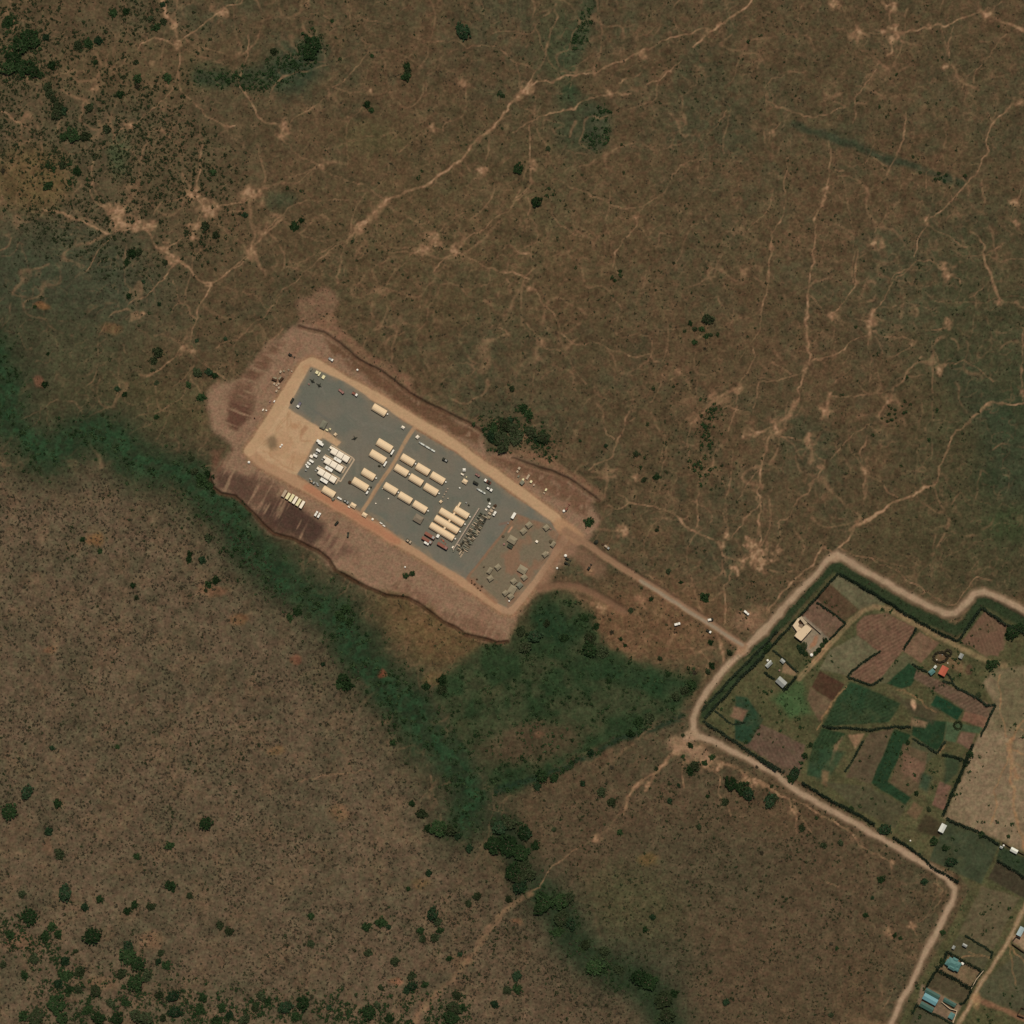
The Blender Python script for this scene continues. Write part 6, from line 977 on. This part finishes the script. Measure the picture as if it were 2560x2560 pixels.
# earth and gear heaps
def heap(px, r, label, mat=SOILP, name="earth_heap", cat="heap"):
    x, y = px; rr = random.Random(int(x * 7 + y)); m = MB(); n = 11; R = r * S
    for ring, (q, z) in enumerate(((1.0, -.05), (.7, .35), (.35, .6))):
        for i in range(n): a = i * 6.283 / n; k = q * (.8 + .4 * rr.random()); m.v.append((math.cos(a) * R * k, math.sin(a) * R * k, z * R * (.8 + .4 * rr.random()) if ring else -.05))
    m.v.append((0, 0, .7 * R))
    for k in range(2):
        for i in range(n): m.f.append((k * n + i, k * n + (i + 1) % n, (k + 1) * n + (i + 1) % n, (k + 1) * n + i))
    for i in range(n): m.f.append((2 * n + i, 2 * n + (i + 1) % n, 3 * n))
    o = m.build(name, mat); place(o, label, cat, x, y)
for p, r, lab in (((235,740), 2.2, "small dark heap, upper left of the group at the yard's lower corner"), ((235,785), 2.2, "small dark heap just under the upper left one"), ((340,712), 2.8, "greenish dark heap at the top of the yard corner group"), ((293,812), 3.2, "largest dark heap of the yard corner group"), ((360,890), 2.4, "dark heap in the lower middle of the yard corner group"), ((440,858), 3.0, "brown heap on the right of the yard corner group"), ((408,935), 2.4, "lowest dark heap of the yard corner group")): heap(z8(p)[0], r, lab)
heap(z4((710,1170))[0], 3.6, "dark heap beside the second tent left of the lane", DARKG); heap(z4((945,968))[0], 3.0, "dark heap behind the uppermost trailer by the lane", DARKG); heap(z4((115,1500))[0], 5.5, "dark brown heap at the far end of the lowest tent by the lane", DARKW); heap(z4((545,1600))[0], 3.2, "dark heap between the lowest tent and the lane", DARKG)
heap(z5((1462,1200))[0], 5, "scattered dark gear heap above the crate cluster", DARKG, "gear_heap"); heap(z5((1592,1330))[0], 4.8, "dark brown gear heap right of the crate cluster", DARKW, "gear_heap"); heap(z7((465,810))[0], 4.2, "dark heap on the left boundary of the olive yard", OLIVD); heap(z7((75,1430))[0], 3.2, "small dark heap left of the narrow olive tent", OLIVD)
heap(z7((1425,920))[0], 5.2, "dark flat stain-like heap beside the right-edge olive tent", OLIVD); heap(H((655,520))[0], 4.5, "pale soil heap beside the excavator south of the access road", MUD, "soil_heap"); heap(H((690,318))[0], 6, "dark rocky brush pile beside the access road near the gate", DARKG, "brush_pile"); heap(H((735,335))[0], 4, "smaller brush pile right of the dark rocky one", DARKW, "brush_pile"); heap(H((1232,942))[0], 3.4, "dark brown heap below the white truck on the grass", DARKW)
for i, p in enumerate(((835,1035), (885,1080), (915,1120), (870,1060))): heap(z6(p)[0], 2.2, ("reddish heap of parts, upper one between tent and red container", "reddish heap of parts, middle right", "reddish heap of parts, lowest by the red container", "brightest orange heap of parts in the middle")[i], ORANGE if i == 3 else REDC, "parts_heap")
for i, p in enumerate(((500,400), (660,435), (720,465), (560,280), (610,300))): heap(y2(p)[0], 1.6, ("white sack heap inside the cattle pen, lower left", "brightest white sack heap at the pen's lower edge", "white sack heap nearest the red roof's corner", "grey heap in the upper part of the cattle pen", "second grey heap in the upper part of the cattle pen")[i], WHITEC if i < 3 else GREY, "sack_heap")
# farm houses -----------------------------------------------------------------
def house(px, l, w, ang, label, roof, wall=MUD, h=2.5, rise=.9, hip=False, name="house", cat="house", chim=False):
    x, y = px; l *= S; w *= S; t = thing(name, label, cat, x, y, ang); wl, ww = l - .6, w - .6
    MB().prism([(-ww/2, 0), (-ww/2, h), (0, h + rise * ww / w - .03), (ww/2, h), (ww/2, 0)] if not hip else [(-ww/2, 0), (-ww/2, h), (ww/2, h), (ww/2, 0)], wl).build("wall", wall, t)
    m = MB(); k = .55 if hip else 1.0; e = h - .05
    m.v = [(-l/2, -w/2, e), (l/2, -w/2, e), (l/2, w/2, e), (-l/2, w/2, e), (-l/2 * k, 0, e + rise), (l/2 * k, 0, e + rise)]; m.v += [(a, b, c + .09) for a, b, c in m.v]
    m.f = [(6,7,11,10), (8,9,10,11), (4,5,1,0), (5,4,3,2), (0,1,7,6), (2,3,9,8), (3,0,6,9), (1,2,8,7)] + ([(7,8,11), (9,6,10), (5,2,1), (4,0,3)] if hip else [(7,8,11), (9,6,10)])
    r = m.build("roof", roof, t); MB().box(0, 0, e + rise + .06, l * k, .22, .08).build("ridge_cap", roof, r)
    d = MB().box(l * .1, -ww/2 - .03, 0, .95, .06, 2.0).build("door", DARKW, t); MB().box(l * .1 + .35, -ww/2 - .08, 1.0, .08, .04, .12).build("handle", GREY, d)
    for q in (-.28, .34): MB().box(l * q, -ww/2 - .03, 1.0, .9, .06, .9).build("window", GLASS, t)
    return t
house(y2((628,618))[0], 24, 18, 62, "farm house with a bright orange-red roof", ORANGE, MUD, 2.6, 1.0); house(y2((395,640))[0], 15, 12, 40, "pale teal-roofed shed touching the red-roofed house", TEAL, MUD, 2.4, .7, True, "shed", "shed"); house(y2((465,540))[0], 8, 6, 55, "small pale tin hut above the teal shed", TINW, MUD, 2.1, .4, False, "hut", "hut")
house(y2((985,320))[0], 13, 10, 62, "small pale tin hut right of the cattle pens", TIN, MUD, 2.2, .4, False, "hut", "hut"); house(y6((780,1125))[0], 25, 18, -42, "large grey tin-roofed house beside its dark hedge", TIN, MUD, 2.6, .8); house(y6((815,560))[0], 12, 9, -42, "small square grey-roofed hut above the orange bare patch", TIN, MUD, 2.2, .4, False, "hut", "hut")
t = house(y6((450,650))[0], 18, 10, 45, "L-shaped pale-roofed hut with a tank at its corner", TIN, MUD, 2.2, .4, False, "hut", "hut"); MB().box(1.4, .9, 2.3, 3.6, 1.0, .12).build("porch_roof", TINW, t)
house(y4((288,402))[0], 22, 14, 62, "pale-roofed shed at the corner of the pale pasture", TINW, BLOCK, 2.5, .5, False, "shed", "shed"); house(y4((1728,852))[0], 19, 11, -28, "bright white-roofed shed near the right edge", TINW, BLOCK, 2.5, .5, False, "shed", "shed"); house(y4((1470,790))[0], 8, 6, -28, "tiny grey hut left of the white-roofed shed", TIN, BLOCK, 2.0, .3, False, "hut", "hut")
house(y5((668,530))[0], 24, 13, 62, "pale blue-roofed house cut by the right edge", plain("pale_blue_tin", (158, 172, 168), .45, 0, .06), BLOCK, 2.6, .7); house(y3((360,1425))[0], 38, 17, AX + 2, "long bright blue-roofed house near the bottom edge", BLUE, BLOCK, 2.7, .8); house(y3((405,1310))[0], 40, 12, AX + 2, "long dark teal roof above the bright blue one", TEALD, BLOCK, 2.6, .6)
house(y3((290,1580))[0], 36, 14, AX + 2, "long dark teal roof below the bright blue one", TEALD, BLOCK, 2.6, .6); house(y3((750,1490))[0], 34, 11, AX + 2, "narrow dark teal-roofed building right of the blue houses", TEALD, BLOCK, 2.5, .5); house(y3((790,1760))[0], 16, 13, AY, "square teal-roofed hut at the bottom corner of the yard", TEAL, BLOCK, 2.4, .5, True); house(y3((1058,345))[0], 12, 7, -28, "small pale hut in the plot above the villa", TIN, BLOCK, 2.2, .4, False, "hut", "hut")
house(y3((835,385))[0], 9, 7, 60, "faint grey hut at the hedge corner above the villa", TIN, BLOCK, 2.0, .3, False, "hut", "hut")
x, y = y3((830,720))[0]; t = thing("villa", "sprawling villa with a many-hipped teal roof inside tall hedges", "house", x, y, AX + 2)
wl = MB(); rf = MB()
for cx_, cy_, l, w, hh in ((-.8, .3, 8.6, 6.4, 1.5), (3.2, .9, 4.4, 5.0, 1.2), (.2, -2.9, 5.6, 3.2, 1.0), (-4.2, -1.0, 3.4, 4.6, 1.1), (4.3, -2.3, 2.8, 2.8, .8), (-.4, 3.4, 4.4, 2.8, .9)):
    wl.box(cx_, cy_, 0, l - .5, w - .5, 2.7); b = len(rf.v); k = max(.0, (l - w) / l) if l > w else 0; k2 = max(0, (w - l) / w) if w > l else 0; zb = 2.66 + .02 * b / 6
    rf.v += [(cx_ - l/2, cy_ - w/2, zb), (cx_ + l/2, cy_ - w/2, zb), (cx_ + l/2, cy_ + w/2, zb), (cx_ - l/2, cy_ + w/2, zb), (cx_ - l/2 * k - .02, cy_ - w/2 * k2 - .01, zb + hh), (cx_ + l/2 * k + .02, cy_ + w/2 * k2 + .01, zb + hh)]
    rf.f += [(b, b+1, b+5, b+4), (b+1, b+2, b+5), (b+2, b+3, b+4, b+5), (b+3, b, b+4), (b+3, b+2, b+1, b)]
wl.build("wall", BLOCK, t); rf.build("roof", TEAL, t); MB().box(2.6, -1.75, 0, 1.0, .1, 2.1).build("door", DARKW, t)
for q in (-3.2, -1.2, .8): MB().box(q, -4.3, 1.0, .9, .08, 1.0).build("window", GLASS, t)
# unfinished building with open stair well
x, y = y1((360,470))[0]; t = thing("unfinished_building", "unfinished flat cream concrete building with a dark open well", "building", x, y, 0)
def loc(*p): return [((a - x) * S, -(b - y) * S) for a, b in p][::-1]
MB().poly(loc(*y1((205,560), (340,664), (560,420), (440,322), (350,412), (262,480))), .004, 3.2).build("main_slab", CONC, t); MB().poly(loc(*y1((172,352), (262,478), (349,411), (283,366), (300,320), (280,280), (318,225), (280,200))), .006, 2.9).build("side_slab", CONC, t)
MB().poly(loc(*y1((322,224), (385,300), (405,335), (440,318), (470,300), (345,170), (282,198))), .008, 2.6).build("back_slab", plain("dusty_concrete", (176, 156, 126), .9, 0, .1), t)
MB().poly(loc(*y1((320,228), (283,282), (302,322), (286,364), (349,408), (402,338), (383,303))), .01, .05).build("well_floor", SOILP, t)
m = MB()
for px_, py_ in y1((225,560), (340,650), (450,510), (545,425), (200,400), (300,440), (440,340)): m.box((px_ - x) * S, -(py_ - y) * S, 3.203, .3, .3, .55)
m.build("rebar_stub", BLOCK, t)
for i in range(3): q = y1((255,520), (300,600), (420,560))[i]; MB().box((q[0] - x) * S, -(q[1] - y) * S, 1.0, 1.0, .06, 1.1, (0, 0, 0)[i]).build("window", GLASS, t) if False else None
def wall(pts, h, th, label, mat=BLOCK):
    x, y = pts[0]; t = thing("yard_wall", label, "wall", x, y, 0); t["kind"] = "thing"; m = MB(); c = MB()
    for i, ((x0, y0), (x1, y1_)) in enumerate(zip(pts[:-1], pts[1:])):
        L_ = math.hypot(x1 - x0, y1_ - y0) * S; a = math.atan2(-(y1_ - y0), x1 - x0); m.box(((x0 + x1) / 2 - x) * S, -((y0 + y1_) / 2 - y) * S, 0, L_ - .02, th, h + .01 * i, a); c.box(((x0 + x1) / 2 - x) * S, -((y0 + y1_) / 2 - y) * S, h + .013 + .01 * i, L_, th + .12, .08, a)
    m.build("masonry", mat, t); c.build("coping", mat, t)
wall(y1((345,165), (560,350), (740,510)), 1.8, .25, "low block wall along the right side of the cream building"); wall(y3((590,1480), (760,1620), (900,1660), (820,1900)), 1.8, .25, "pale wall round the small yard at the bottom edge", CONC); wall(y5((540,715), (724,845)), 2.2, .3, "dark straight wall at the right edge below the pale blue roof", DARKW)
wall(y5((555,665), (608,602), (668,632)), 2.2, .3, "short dark wall beside the pale blue-roofed house", DARKW); wall(y5((724,1690), (680,1680), (618,1790), (724,1830)), 2.0, .3, "dark wall corner at the lower right edge", DARKW); wall(y4((1500,690), (1660,790), (1810,870), (1932,935)), 1.8, .25, "dark wall behind the white-roofed shed", DARKW); wall(y3((1190,1215), (1290,1030), (1440,850)), 1.6, .22, "pale low wall closing the villa yard on the track side", CONC)

# tell the bushes and tree clumps of one area apart by their order from the left
AR = {"lower left": "in the lower left scrub", "south": "left of the diagonal track", "hollow": "beside the green drainage line", "junction": "below the road junction", "meadow": "around the green meadow", "camp": "in the thicket by the camp bank", "field": "on the open north-east grassland", "upper left": "in the upper left thorn country", "north": "near the long diagonal track", "west": "on the slope west of camp", "roadside": "along the lower graded road"}
byg = {}
for o in bpy.data.objects:
    g = o.get("group")
    if g and o.parent is None and (g.startswith(("broad tree", "small bushes", "mid-sized bushes", "large bushes"))): byg.setdefault(g, []).append(o)
for g, os_ in byg.items():
    os_.sort(key=lambda o: o.location.x); ar = [v for k, v in AR.items() if " " + k + " area" in g][0]
    for i, o in enumerate(os_):
        kind = "broad dark tree clump" if g.startswith("broad") else g.split(" ")[0] + " dark bush"
        n = len(os_)
        if n == 1: o["label"] = "only " + kind + " " + ar
        elif i < (n + 1) // 2: o["label"] = kind + ", " + (ordn(i + 1) + " from the left " if i else "leftmost ") + ar
        else: o["label"] = kind + ", " + (ordn(n - i) + " from the right " if i < n - 1 else "rightmost ") + ar
